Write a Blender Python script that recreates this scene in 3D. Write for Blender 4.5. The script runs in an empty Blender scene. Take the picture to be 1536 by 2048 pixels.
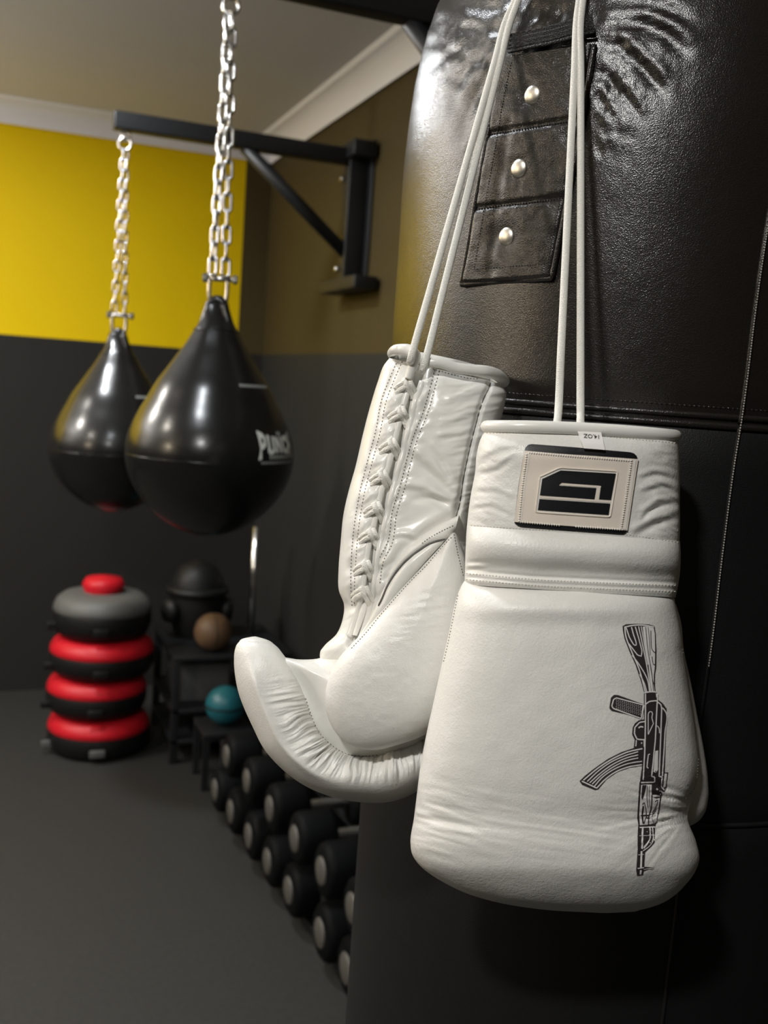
import bpy, bmesh, math, random
import numpy as np
from mathutils import Vector, Matrix
from mathutils.bvhtree import BVHTree
from mathutils.geometry import tessellate_polygon

random.seed(7)
rng = np.random.default_rng(11)
scene = bpy.context.scene
COL = scene.collection

# ---------------------------------------------------------------- camera
CAM = np.array([0.0, 0.0, 1.57])
YAW, PITCH, ROLL, FPX = math.radians(22), math.radians(7.2), math.radians(4), 2000.0
_r0 = np.array([math.cos(YAW), -math.sin(YAW), 0])
FW = np.array([math.sin(YAW) * math.cos(PITCH), math.cos(YAW) * math.cos(PITCH), -math.sin(PITCH)])
_u0 = np.cross(_r0, FW)
RT = math.cos(ROLL) * _r0 + math.sin(ROLL) * _u0
UP = -math.sin(ROLL) * _r0 + math.cos(ROLL) * _u0
cam_data = bpy.data.cameras.new('camera')
cam = bpy.data.objects.new('camera', cam_data)
COL.objects.link(cam)
cam.matrix_world = Matrix((
    (RT[0], UP[0], -FW[0], CAM[0]), (RT[1], UP[1], -FW[1], CAM[1]), (RT[2], UP[2], -FW[2], CAM[2]), (0, 0, 0, 1)))
cam_data.sensor_fit = 'HORIZONTAL'
cam_data.sensor_width = 36.0
cam_data.lens = 36.0 * FPX / 1536.0
cam_data.clip_start = 0.02
cam_data.dof.use_dof = True
cam_data.dof.focus_distance = 0.72
cam_data.dof.aperture_fstop = 11.0
scene.camera = cam

# ---------------------------------------------------------------- world, light, exposure
scene.view_settings.view_transform = 'Standard'
scene.view_settings.look = 'None'
scene.view_settings.gamma = 1.0
scene.view_settings.use_curve_mapping = False
scene.view_settings.exposure = 0.46
world = bpy.data.worlds.new('world')
scene.world = world
world.use_nodes = True
world.node_tree.nodes['Background'].inputs[0].default_value = (0.5, 0.55, 0.6, 1)
world.node_tree.nodes['Background'].inputs[1].default_value = 0.05

CEIL = 2.70
# recessed downlights of the gym (x, y, radius, watts, colour) and globes added for warm sheen and ceiling light (x, y, z, glow strength, colour)
LAMPS = [(-0.80, -0.40, 0.08, 26, (1.0, 0.985, 0.95)),
         (-0.14, 1.35, 0.07, 7, (0.90, 0.95, 1.0)),
         (-0.12, 3.25, 0.08, 20, (0.94, 0.97, 1.0)),
         (-1.55, 1.95, 0.07, 12, (1.0, 0.92, 0.80)),
         (-1.50, 3.30, 0.07, 28, (1.0, 0.95, 0.88))]
ADDED_GLOBES = [(-2.70, 1.00, 2.15, 50, (1.0, 0.83, 0.60))]
ADDED_UPLIGHT = (-2.55, 3.55, 1.80)  # unseen uplighter added to brighten the ceiling
ul = bpy.data.lights.new('added_uplight_glow', 'AREA')
ul.shape = 'DISK'; ul.size = 0.26; ul.energy = 85; ul.color = (1.0, 0.95, 0.88)
uo = bpy.data.objects.new('added_uplight_glow', ul); uo.location = ADDED_UPLIGHT; uo.rotation_euler = (math.pi, 0, 0)
COL.objects.link(uo)
for (lx, ly, lr, lw, lc) in LAMPS:
    ld = bpy.data.lights.new('downlight_glow', 'AREA')
    ld.shape = 'DISK'; ld.size = lr * 2; ld.energy = lw; ld.color = lc
    lo = bpy.data.objects.new('downlight_glow', ld)
    lo.location = (lx, ly, CEIL - 0.012)
    COL.objects.link(lo)

# ================================================================ helpers
def ray(px, py):
    px = np.asarray(px, float); py = np.asarray(py, float)
    return FW + RT * ((px - 768) / FPX)[..., None] + UP * ((1024 - py) / FPX)[..., None]

def pt(px, py, d):
    d = np.asarray(d, float)
    return CAM + ray(px, py) * d[..., None]

def on_plane(px, py, ax, val):
    r = ray(px, py)
    return CAM + r * (val - CAM[ax]) / r[ax]

def to_px(w):
    v = np.asarray(w, float) - CAM
    d = v @ FW
    return 768 + FPX * (v @ RT) / d, 1024 - FPX * (v @ UP) / d, d

def tag(o, label, cat, group=None):
    o['label'] = label; o['category'] = cat
    if group: o['group'] = group
    return o

def thing(name, loc, label, cat, group=None):
    o = bpy.data.objects.new(name, None)
    o.empty_display_size = 0.05
    o.location = Vector([float(v) for v in loc])
    COL.objects.link(o)
    return tag(o, label, cat, group)

def origin_of(o):
    v = np.zeros(3)
    while o is not None:
        v = v + np.array(o.location); o = o.parent
    return v

def make(name, verts, faces, mat, parent=None, smooth=True, kind=None):
    verts = np.asarray(verts, float)
    base = origin_of(parent) if parent is not None else np.zeros(3)
    me = bpy.data.meshes.new(name)
    me.from_pydata((verts - base).tolist(), [], [list(map(int, f)) for f in faces])
    me.materials.append(M[mat] if isinstance(mat, str) else mat)
    if smooth:
        me.polygons.foreach_set('use_smooth', [True] * len(me.polygons))
    me.update()
    o = bpy.data.objects.new(name, me)
    COL.objects.link(o)
    if parent is not None: o.parent = parent
    if kind: o['kind'] = kind
    return o

class MB:
    """collects pieces of one mesh"""
    def __init__(s): s.v = []; s.f = []
    def add(s, v, f):
        n = len(s.v); s.v.extend([tuple(map(float, q)) for q in v]); s.f.extend([[int(i) + n for i in q] for q in f]); return s
    def box(s, lo, hi, bev=0.0):
        lo = np.array(lo, float); hi = np.array(hi, float)
        if bev <= 0:
            v = [(lo[0], lo[1], lo[2]), (hi[0], lo[1], lo[2]), (hi[0], hi[1], lo[2]), (lo[0], hi[1], lo[2]),
                 (lo[0], lo[1], hi[2]), (hi[0], lo[1], hi[2]), (hi[0], hi[1], hi[2]), (lo[0], hi[1], hi[2])]
            return s.add(v, [(0, 3, 2, 1), (4, 5, 6, 7), (0, 1, 5, 4), (1, 2, 6, 5), (2, 3, 7, 6), (3, 0, 4, 7)])
        bm = bmesh.new(); bmesh.ops.create_cube(bm, size=1)
        for v in bm.verts: v.co = Vector([(lo[i] + hi[i]) / 2 + v.co[i] * (hi[i] - lo[i]) for i in range(3)])
        bmesh.ops.bevel(bm, geom=bm.edges[:], offset=bev, segments=3, affect='EDGES', profile=0.5)
        bm.verts.ensure_lookup_table(); bm.verts.index_update()
        s.add([v.co for v in bm.verts], [[v.index for v in f.verts] for f in bm.faces]); bm.free(); return s
    def tube(s, pts, r, sides=8, closed=False, cap=True):
        v, f = tube_data(pts, r, sides, closed, cap); return s.add(v, f)
    def build(s, name, mat, parent=None, smooth=True, kind=None):
        return make(name, s.v, s.f, mat, parent, smooth, kind)

def spline(K, n, closed=False):
    """smooth curve through the rows of K, n samples"""
    K = np.asarray(K, float)
    if closed: K = np.vstack([K[-1:], K, K[:2]])
    d = np.sqrt((np.diff(K[:, :2 if K.shape[1] > 3 else K.shape[1]], axis=0) ** 2).sum(1)) + 1e-9
    t = np.concatenate([[0], np.cumsum(d)])
    m = np.zeros_like(K)
    m[1:-1] = ((K[2:] - K[1:-1]) / d[1:, None] * d[:-1, None] + (K[1:-1] - K[:-2]) / d[:-1, None] * d[1:, None]) / (d[1:] + d[:-1])[:, None]
    m[0] = (K[1] - K[0]) / d[0]; m[-1] = (K[-1] - K[-2]) / d[-1]
    q = np.linspace(t[1], t[-2], n, endpoint=False) if closed else np.linspace(0, t[-1], n)
    i = np.clip(np.searchsorted(t, q, side='right') - 1, 0, len(d) - 1)
    h = d[i][:, None]; u = ((q - t[i]) / d[i])[:, None]
    return ((2 * u**3 - 3 * u**2 + 1) * K[i] + (u**3 - 2 * u**2 + u) * h * m[i] + (-2 * u**3 + 3 * u**2) * K[i + 1] + (u**3 - u**2) * h * m[i + 1])

def tube_data(pts, r, sides=8, closed=False, cap=True, flat=1.0, flatdir=None):
    pts = np.asarray(pts, float); n = len(pts)
    r = np.full(n, r) if np.isscalar(r) else np.asarray(r, float)
    if closed: tan = np.roll(pts, -1, 0) - np.roll(pts, 1, 0)
    else: tan = np.gradient(pts, axis=0)
    tan /= np.linalg.norm(tan, axis=1)[:, None] + 1e-12
    up = np.array([0, 0, 1.0]) if abs(tan[0][2]) < 0.9 else np.array([1.0, 0, 0])
    if flatdir is not None: up = np.asarray(flatdir, float)
    nx = up - tan[0] * (up @ tan[0]); nx /= np.linalg.norm(nx)
    V = []
    ang = np.arange(sides) * 2 * math.pi / sides
    for i in range(n):
        if flatdir is not None: nx = up - tan[i] * (up @ tan[i])
        else: nx = nx - tan[i] * (nx @ tan[i])
        nx = nx / (np.linalg.norm(nx) + 1e-12)
        ny = np.cross(tan[i], nx)
        V.append(pts[i] + r[i] * (np.cos(ang)[:, None] * nx * flat + np.sin(ang)[:, None] * ny))
    V = np.vstack(V); F = []
    for i in range(n if closed else n - 1):
        a = i * sides; b = ((i + 1) % n) * sides
        for j in range(sides):
            k = (j + 1) % sides
            F.append((a + j, a + k, b + k, b + j))
    if cap and not closed:
        F.append(tuple(range(sides))[::-1]); F.append(tuple(range((n - 1) * sides, n * sides)))
    return V, F

def ss(x, a, b):
    t = np.clip((np.asarray(x, float) - a) / (b - a), 0, 1); return t * t * (3 - 2 * t)

_tab = rng.random((256, 256))
def vnoise(x, y):
    x = np.asarray(x, float); y = np.asarray(y, float)
    xi = np.floor(x).astype(int); yi = np.floor(y).astype(int); fx = x - xi; fy = y - yi
    fx = fx * fx * (3 - 2 * fx); fy = fy * fy * (3 - 2 * fy)
    g = lambda a, b: _tab[a % 256, b % 256]
    return (g(xi, yi) * (1 - fx) + g(xi + 1, yi) * fx) * (1 - fy) + (g(xi, yi + 1) * (1 - fx) + g(xi + 1, yi + 1) * fx) * fy - 0.5

def dist_line(X, Y, line):
    """distance to a polyline in pixels and the position along it 0..1"""
    line = np.asarray(line, float); best = np.full(np.shape(X), 1e9); along = np.zeros(np.shape(X))
    seg = np.sqrt((np.diff(line, axis=0) ** 2).sum(1)); cum = np.concatenate([[0], np.cumsum(seg)])
    for i in range(len(seg)):
        a = line[i]; d = line[i + 1] - a; L2 = d @ d + 1e-9
        t = np.clip(((X - a[0]) * d[0] + (Y - a[1]) * d[1]) / L2, 0, 1)
        q = np.hypot(X - a[0] - t * d[0], Y - a[1] - t * d[1])
        m = q < best; best = np.where(m, q, best); along = np.where(m, (cum[i] + t * seg[i]) / cum[-1], along)
    return best, along

def crease(X, Y, line, depth, width, fade=True):
    d, a = dist_line(X, Y, line)
    k = -depth * np.exp(-(d / width) ** 2)
    if fade: k = k * np.sin(np.clip(a, 0.03, 0.97) * math.pi) ** 0.5
    return k

def grid_faces(Mn, N, wrap=True):
    F = []
    for i in range(Mn - 1):
        for j in range(N if wrap else N - 1):
            k = (j + 1) % N
            F.append((i * N + j, i * N + k, (i + 1) * N + k, (i + 1) * N + j))
    return F

def loft(keys, z0, Mn, N, disp=None, e_front=None):
    """padded body between a left and a right outline (rows: Lx Ly Rx Ry front back n), metres toward the viewer"""
    K = np.asarray(keys, float)
    S = spline(np.hstack([(K[:, 0:1] + K[:, 2:3]) / 2, (K[:, 1:2] + K[:, 3:4]) / 2, K]), Mn)[:, 2:]
    th = np.arange(N) * 2 * math.pi / N + math.pi
    c, s = np.cos(th)[None, :], np.sin(th)[None, :]
    e = 2.0 / S[:, 6:7]
    a = np.sign(c) * np.abs(c) ** e; b = np.sign(s) * np.abs(s) ** e
    mx, my = (S[:, 0:1] + S[:, 2:3]) / 2, (S[:, 1:2] + S[:, 3:4]) / 2
    hx, hy = (S[:, 2:3] - S[:, 0:1]) / 2, (S[:, 3:4] - S[:, 1:2]) / 2
    PX = mx + hx * a; PY = my + hy * a
    W = np.where(b > 0, S[:, 4:5] * b, -S[:, 5:6] * b)
    T = np.repeat(np.linspace(0, 1, Mn)[:, None], N, 1)
    if disp is not None:
        W = W + disp(PX, PY, T, a, b) * ss(b, 0.0, 0.35)
    V = pt(PX, PY, z0 - W).reshape(-1, 3)
    return V, grid_faces(Mn, N)

def pillow(outline, center, z0, wf, wb, nr=70, nt=220, p=2.4, disp=None):
    """padded shape from a star-shaped outline"""
    O = spline(outline, nt, closed=True)
    r = np.linspace(0, 1, nr) ** 0.75
    c = np.asarray(center, float)
    V = []; F = []
    for side in (1, -1):
        PX = c[0] + r[:, None] * (O[None, :, 0] - c[0]); PY = c[1] + r[:, None] * (O[None, :, 1] - c[1])
        h = (1 - r ** p) ** (1.0 / 2.0)
        W = np.repeat(h[:, None], nt, 1) * (wf if side > 0 else wb)
        if disp is not None and side > 0: W = W + disp(PX, PY, np.repeat(r[:, None], nt, 1)) * ss(1 - r, 0, 0.1)[:, None]
        base = len(V)
        V.extend(pt(PX, PY, z0 - W).reshape(-1, 3).tolist())
        for (i, j, k, l) in grid_faces(nr, nt):
            F.append((base + i, base + j, base + k, base + l) if side < 0 else (base + l, base + k, base + j, base + i))
    return np.array(V), F

def bvh_of(*parts):
    V = []; F = []
    for (v, f) in parts:
        n = len(V); V.extend([Vector(map(float, q)) for q in v]); F.extend([[i + n for i in q] for q in f])
    return BVHTree.FromPolygons(V, F)

CV = Vector(CAM.tolist())
def hit(bvh, px, py):
    d = Vector(ray(px, py).tolist()).normalized()
    loc, nor, _, dist = bvh.ray_cast(CV, d)
    if loc is None: return None, None
    if nor.dot(d) > 0: nor = -nor
    return np.array(loc), np.array(nor)

def hit_off(bvh, px, py, off, last=None):
    l, n = hit(bvh, px, py)
    if l is None:
        return last
    view = CAM - l; view /= np.linalg.norm(view)
    n = n + view * 0.6; n /= np.linalg.norm(n)
    return l + n * off

def resample(line, step):
    line = np.asarray(line, float)
    seg = np.sqrt((np.diff(line, axis=0) ** 2).sum(1)); L = seg.sum(); cum = np.concatenate([[0], np.cumsum(seg)])
    q = np.linspace(0, L, max(2, int(round(L / step)) + 1))
    return np.stack([np.interp(q, cum, line[:, k]) for k in range(line.shape[1])], 1)

def smooth_line(line, step=4):
    n = max(4, int(np.sqrt((np.diff(np.asarray(line, float), axis=0) ** 2).sum(1)).sum() / step))
    return spline(line, n)

def stitches(mb, bvh, line, pitch=7.0, length=4.6, rad=0.0005, smooth=True, off=0.0001):
    L = resample(smooth_line(line, 4) if smooth else line, pitch)
    d = np.gradient(L, axis=0); d /= np.linalg.norm(d, axis=1)[:, None] + 1e-9
    for q, t in zip(L, d):
        a = hit_off(bvh, *(q - t * length / 2), off); b = hit_off(bvh, *(q + t * length / 2), off)
        if a is None or b is None or np.linalg.norm(a - b) > 0.02: continue
        ax = b - a; ax /= np.linalg.norm(ax) + 1e-9
        n = CAM - a; n = n - ax * (n @ ax); n /= np.linalg.norm(n); s = np.cross(ax, n)
        m = (a + b) / 2
        V = [a, b, m + n * rad, m + s * rad, m - n * rad, m - s * rad]
        mb.add(V, [(0, 2, 3), (0, 3, 4), (0, 4, 5), (0, 5, 2), (1, 3, 2), (1, 4, 3), (1, 5, 4), (1, 2, 5)])

def draped_tube(bvh, line, rad, off=0.0, step=4, sides=8, smooth=True):
    L = resample(smooth_line(line, step) if smooth else line, step)
    P = []; last = None
    for q in L:
        h = hit_off(bvh, q[0], q[1], off, last)
        if h is not None: P.append(h); last = h
    P = np.array(P)
    for _ in range(2):
        P[1:-1] = (P[:-2] + 2 * P[1:-1] + P[2:]) / 4
    r = np.full(len(P), rad); r[0] *= 0.6; r[-1] *= 0.6
    return tube_data(P, r, sides)

def drape(polys, bvh, off, maxlen=14, thick=0.0):
    """flat print or patch that follows a surface; polys: list of pixel polygons"""
    V = []; F = []
    for poly in polys:
        bm = bmesh.new()
        co = [Vector((float(x), float(y), 0)) for x, y in poly]
        vs = [bm.verts.new(c) for c in co]
        for t in tessellate_polygon([co]):
            try: bm.faces.new([vs[i] for i in t])
            except ValueError: pass
        for _ in range(6):
            es = [e for e in bm.edges if e.calc_length() > maxlen]
            if not es: break
            bmesh.ops.subdivide_edges(bm, edges=es, cuts=1, use_grid_fill=False)
            bmesh.ops.triangulate(bm, faces=bm.faces[:])
        bm.verts.ensure_lookup_table(); bm.verts.index_update()
        n0 = len(V); last = None; tops = []
        for v in bm.verts:
            h = hit_off(bvh, v.co.x, v.co.y, off, last)
            last = h if h is not None else last
            tops.append(h)
        good = next((h for h in tops if h is not None), None)
        if good is None:
            bm.free(); continue
        tops = [h if h is not None else good for h in tops]
        V.extend(tops)
        for f in bm.faces:
            ids = [n0 + v.index for v in f.verts]
            a, b, c = (np.array(V[i]) for i in ids[:3])
            if np.cross(b - a, c - a) @ (CAM - a) < 0: ids = ids[::-1]
            F.append(ids)
        if thick > 0:
            low = {}
            for e in bm.edges:
                if len(e.link_faces) == 1:
                    for v in e.verts:
                        if v.index not in low:
                            w = np.array(tops[v.index]); d = w - CAM; d /= np.linalg.norm(d)
                            low[v.index] = len(V); V.append(w + d * thick)
                    a, b = e.verts[0].index, e.verts[1].index
                    F.append((n0 + a, n0 + b, low[b], low[a]))
        bm.free()
    return np.array([np.array(v) for v in V]), F

def strip_polys(line, width, step=6, smooth=False):
    L = resample(smooth_line(line, step) if smooth and len(line) > 2 else line, step)
    d = np.gradient(L, axis=0); d /= np.linalg.norm(d, axis=1)[:, None] + 1e-9
    n = np.stack([-d[:, 1], d[:, 0]], 1) * width / 2
    return [[L[i] + n[i], L[i + 1] + n[i + 1], L[i + 1] - n[i + 1], L[i] - n[i]] for i in range(len(L) - 1)]

# ================================================================ materials
M = {}
def mat(name, col, rough=0.5, metal=0.0, spec=0.5, coat=0.0, bump=None, var=None, sheen=0.0):
    """bump: list of (kind, scale, strength, distance); var: (scale, amount)"""
    m = bpy.data.materials.new(name); m.use_nodes = True
    nt = m.node_tree; b = nt.nodes['Principled BSDF']; L = nt.links
    b.inputs['Base Color'].default_value = (*col, 1); b.inputs['Roughness'].default_value = rough
    b.inputs['Metallic'].default_value = metal; b.inputs['Specular IOR Level'].default_value = spec
    b.inputs['Coat Weight'].default_value = coat; b.inputs['Coat Roughness'].default_value = 0.15
    b.inputs['Sheen Weight'].default_value = sheen
    tc = nt.nodes.new('ShaderNodeTexCoord')
    if var:
        n = nt.nodes.new('ShaderNodeTexNoise'); n.inputs['Scale'].default_value = var[0]; n.inputs['Detail'].default_value = 4
        L.new(tc.outputs['Object'], n.inputs['Vector'])
        mx = nt.nodes.new('ShaderNodeMix'); mx.data_type = 'RGBA'
        mx.inputs[6].default_value = (*[c * (1 - var[1]) for c in col], 1); mx.inputs[7].default_value = (*[min(1, c * (1 + var[1])) for c in col], 1)
        L.new(n.outputs['Fac'], mx.inputs[0]); L.new(mx.outputs[2], b.inputs['Base Color'])
    prev = None
    for (kind, sc, st, dist) in (bump or []):
        if kind == 'noise':
            n = nt.nodes.new('ShaderNodeTexNoise'); n.inputs['Scale'].default_value = sc; n.inputs['Detail'].default_value = 3; o = n.outputs['Fac']
        elif kind == 'wave':
            n = nt.nodes.new('ShaderNodeTexWave'); n.inputs['Scale'].default_value = sc; n.inputs['Distortion'].default_value = 0.6; o = n.outputs['Fac']
            n.bands_direction = 'DIAGONAL'
        else:
            n = nt.nodes.new('ShaderNodeTexVoronoi'); n.inputs['Scale'].default_value = sc; o = n.outputs['Distance']
        L.new(tc.outputs['Object'], n.inputs['Vector'])
        bp = nt.nodes.new('ShaderNodeBump'); bp.inputs['Strength'].default_value = st; bp.inputs['Distance'].default_value = dist
        L.new(o, bp.inputs['Height'])
        if prev: L.new(prev.outputs['Normal'], bp.inputs['Normal'])
        prev = bp
    if prev: L.new(prev.outputs['Normal'], b.inputs['Normal'])
    M[name] = m
    return m

mat('white_leather', (0.80, 0.79, 0.755), 0.40, spec=0.45, bump=[('noise', 60, 0.10, 0.004), ('voronoi', 900, 0.18, 0.0006), ('noise', 380, 0.22, 0.0010)], var=(14, 0.03))
mat('white_leather_gloss', (0.83, 0.82, 0.78), 0.30, spec=0.5, bump=[('noise', 50, 0.12, 0.003), ('noise', 420, 0.12, 0.0008)], var=(14, 0.02))
mat('white_lining', (0.72, 0.69, 0.63), 0.8, bump=[('noise', 700, 0.3, 0.001)])
mat('thread', (0.20, 0.18, 0.15), 0.8)
mat('thread_pale', (0.62, 0.58, 0.50), 0.8)
mat('thread_dark', (0.10, 0.095, 0.085), 0.45)
mat('thread_seam', (0.42, 0.40, 0.36), 0.6)
mat('cord', (0.90, 0.885, 0.83), 0.7, bump=[('wave', 420, 0.4, 0.0008), ('voronoi', 1100, 0.25, 0.0005)])
mat('patch_beige', (0.80, 0.72, 0.63), 0.34, bump=[('noise', 90, 0.08, 0.002)], var=(20, 0.03))
mat('patch_edge', (0.84, 0.81, 0.75), 0.35)
mat('print_black', (0.006, 0.006, 0.008), 0.42)
mat('print_charcoal', (0.034, 0.029, 0.029), 0.5)
mat('print_white', (0.87, 0.85, 0.83), 0.45)
mat('bag_leather', (0.012, 0.010, 0.008), 0.25, spec=0.8, bump=[('noise', 26, 0.10, 0.006), ('voronoi', 1100, 0.22, 0.0005), ('noise', 900, 0.32, 0.0005)])
mat('bag_leather_lower', (0.007, 0.007, 0.0075), 0.50, spec=0.35, bump=[('voronoi', 1200, 0.22, 0.0006), ('noise', 700, 0.2, 0.0008)])
mat('bag_strap', (0.016, 0.014, 0.012), 0.26, spec=0.6, bump=[('voronoi', 1100, 0.3, 0.0005), ('noise', 900, 0.4, 0.0005)])
mat('webbing', (0.012, 0.012, 0.012), 0.55, bump=[('voronoi', 900, 0.6, 0.0015)])
mat('rivet_metal', (0.74, 0.70, 0.62), 0.38, metal=1.0)
mat('vinyl', (0.010, 0.010, 0.010), 0.24, spec=0.55, bump=[('noise', 9, 0.05, 0.02), ('noise', 160, 0.05, 0.0015)])
mat('bag_print', (0.90, 0.91, 0.84), 0.5)
mat('bag_print_grey', (0.42, 0.43, 0.40), 0.5)
mat('zinc', (0.80, 0.79, 0.76), 0.20, metal=1.0, bump=[('noise', 60, 0.1, 0.002)])
mat('black_steel', (0.012, 0.013, 0.015), 0.45, bump=[('noise', 300, 0.1, 0.001)])
mat('floor_rubber', (0.030, 0.030, 0.028), 0.62, spec=0.35, bump=[('noise', 120, 0.3, 0.002)], var=(60, 0.35))
mat('ceiling_paint', (0.66, 0.66, 0.68), 0.9, bump=[('noise', 30, 0.05, 0.003)])
mat('cornice_paint', (0.86, 0.86, 0.90), 0.8)
mat('red_vinyl', (0.55, 0.010, 0.020), 0.42, spec=0.3)
mat('black_vinyl', (0.008, 0.008, 0.008), 0.5, spec=0.3)
mat('grey_vinyl', (0.10, 0.10, 0.095), 0.55)
mat('tan_leather', (0.14, 0.08, 0.04), 0.55, bump=[('voronoi', 120, 0.3, 0.002)])
mat('grey_foam', (0.075, 0.075, 0.078), 0.8)
mat('teal_vinyl', (0.012, 0.13, 0.165), 0.4)
mat('dumbbell_rubber', (0.004, 0.0045, 0.005), 0.6, spec=0.08)
mat('dumbbell_cap', (0.085, 0.08, 0.07), 0.5)
mat('lamp_trim', (0.8, 0.8, 0.78), 0.4)
mat('window_frame', (0.5, 0.5, 0.5), 0.5)

def two_tone(name, top, bottom, h, corner=None):
    """painted wall: top colour above height h; corner = (x, colour) paints the strip beyond x"""
    m = mat(name, top, 0.62, spec=0.18, bump=[('noise', 60, 0.06, 0.002)])
    nt = m.node_tree; L = nt.links; b = nt.nodes['Principled BSDF']
    g = nt.nodes.new('ShaderNodeNewGeometry'); s = nt.nodes.new('ShaderNodeSeparateXYZ'); L.new(g.outputs['Position'], s.inputs[0])
    def step(sock, v, lo, hi):
        c = nt.nodes.new('ShaderNodeMath'); c.operation = 'GREATER_THAN'; c.inputs[1].default_value = v
        mx = nt.nodes.new('ShaderNodeMix'); mx.data_type = 'RGBA'
        L.new(sock, c.inputs[0]); L.new(c.outputs[0], mx.inputs[0])
        for i, q in ((6, lo), (7, hi)):
            if isinstance(q, tuple): mx.inputs[i].default_value = (*q, 1)
            else: L.new(q, mx.inputs[i])
        return mx.outputs[2]
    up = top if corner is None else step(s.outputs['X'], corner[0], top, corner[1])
    L.new(step(s.outputs['Z'], h, bottom, up), b.inputs['Base Color'])
PAINT_H = 1.68
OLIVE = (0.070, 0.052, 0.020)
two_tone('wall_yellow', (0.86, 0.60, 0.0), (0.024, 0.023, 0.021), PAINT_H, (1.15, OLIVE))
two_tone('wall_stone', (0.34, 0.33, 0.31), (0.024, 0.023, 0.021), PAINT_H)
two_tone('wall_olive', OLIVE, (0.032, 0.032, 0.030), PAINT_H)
def glow(name, col, strength):
    m = bpy.data.materials.new(name); m.use_nodes = True; b = m.node_tree.nodes['Principled BSDF']
    b.inputs['Base Color'].default_value = (*col, 1); b.inputs['Emission Color'].default_value = (*col, 1); b.inputs['Emission Strength'].default_value = strength
    M[name] = m
glow('lamp_glass', (1, 0.95, 0.86), 6.0)
glow('window_glow', (0.8, 0.9, 1.0), 2.0)

# ================================================================ the room
WX, WY, LX, RY = 1.28, 4.93, -3.2, -3.0
def struct(o): o['kind'] = 'structure'; return o
struct(MB().box((LX - .1, RY - .1, -0.1), (WX + .1, WY + .1, 0)).build('floor', 'floor_rubber', smooth=False))
struct(MB().box((LX - .1, RY - .1, CEIL), (WX + .1, WY + .1, CEIL + .1)).build('ceiling', 'ceiling_paint', smooth=False))
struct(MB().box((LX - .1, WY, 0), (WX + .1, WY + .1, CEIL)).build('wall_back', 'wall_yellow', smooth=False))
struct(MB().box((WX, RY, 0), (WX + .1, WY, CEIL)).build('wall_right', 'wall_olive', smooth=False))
struct(MB().box((LX - .1, RY, 0), (LX, WY, CEIL)).build('wall_left', 'wall_stone', smooth=False))
struct(MB().box((LX - .1, RY - .1, 0), (WX + .1, RY, CEIL)).build('wall_front', 'wall_olive', smooth=False))
def cornice(name, p0, p1, inw):
    """cove moulding between wall and ceiling"""
    prof = [(0, 0), (0.012, -0.10)] + [(0.012 + 0.085 * (1 - math.cos(t)), -0.10 + 0.088 * math.sin(t)) for t in np.linspace(0.15, 1.45, 7)] + [(0.10, 0)]
    V = []; n = len(prof)
    for p in (p0, p1):
        for (a, b) in prof: V.append((p[0] + inw[0] * a, p[1] + inw[1] * a, CEIL + b))
    F = [(i, (i + 1) % n, n + (i + 1) % n, n + i) for i in range(n)] + [tuple(range(n))[::-1], tuple(range(n, 2 * n))]
    struct(make(name, V, F, 'cornice_paint', smooth=False))
cornice('trim_1', (LX, WY), (WX, WY), (0, -1))
cornice('trim_2', (WX, RY), (WX, WY), (-1, 0))
# ceiling lamps
spots_txt = ['beside the viewer', 'between the viewer and the near teardrop bag', 'left of the far teardrop bag', 'above the middle of the floor', 'nearest the yellow back wall on the left']
for (lx, ly, lr, lw, lc), s in zip(LAMPS, spots_txt):
    t = thing('ceiling_downlight', (lx, ly, CEIL), 'round white recessed ceiling downlight ' + s, 'ceiling light', 'ceiling downlights')
    V, F = tube_data([(lx + (lr + .012) * math.cos(a), ly + (lr + .012) * math.sin(a), CEIL - .006) for a in np.linspace(0, 2 * math.pi, 32, endpoint=False)], .010, 8, True)
    make('trim_ring', V, F, 'lamp_trim', t)
    V = [(lx + lr * math.cos(a), ly + lr * math.sin(a), CEIL - z) for z in (.0005, .006) for a in np.linspace(0, 2 * math.pi, 32, endpoint=False)]
    make('diffuser', V, [tuple(range(32)), tuple(range(32, 64))[::-1]] + [(i, (i + 1) % 32, 32 + (i + 1) % 32, 32 + i) for i in range(32)], 'lamp_glass', t, smooth=False)

for (lx, ly, lz, lw, lc), s in zip(ADDED_GLOBES, ['by the left wall']):  # added globe, out of view, for the bronze reflection on the heavy bag
    glow('added_globe_glow', lc, lw)
    t = thing('added_globe_lamp', (lx, ly, CEIL), 'added unseen white glass globe hanging lamp ' + s, 'lamp')
    MB().tube([(lx, ly, CEIL - .0005), (lx, ly, CEIL - .025)], .05, 24).build('ceiling_rose', 'lamp_trim', t)
    MB().tube([(lx, ly, CEIL - .025), (lx, ly, lz + .11)], .004, 8).build('cord', 'black_steel', t)
    V = [(lx + .12 * math.sin(p) * math.cos(q), ly + .12 * math.sin(p) * math.sin(q), lz + .12 * math.cos(p)) for p in np.linspace(.02, math.pi - .001, 18) for q in np.arange(32) * 2 * math.pi / 32]
    make('globe', V, [f[::-1] for f in grid_faces(18, 32)], 'added_globe_glow', t)

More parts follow.
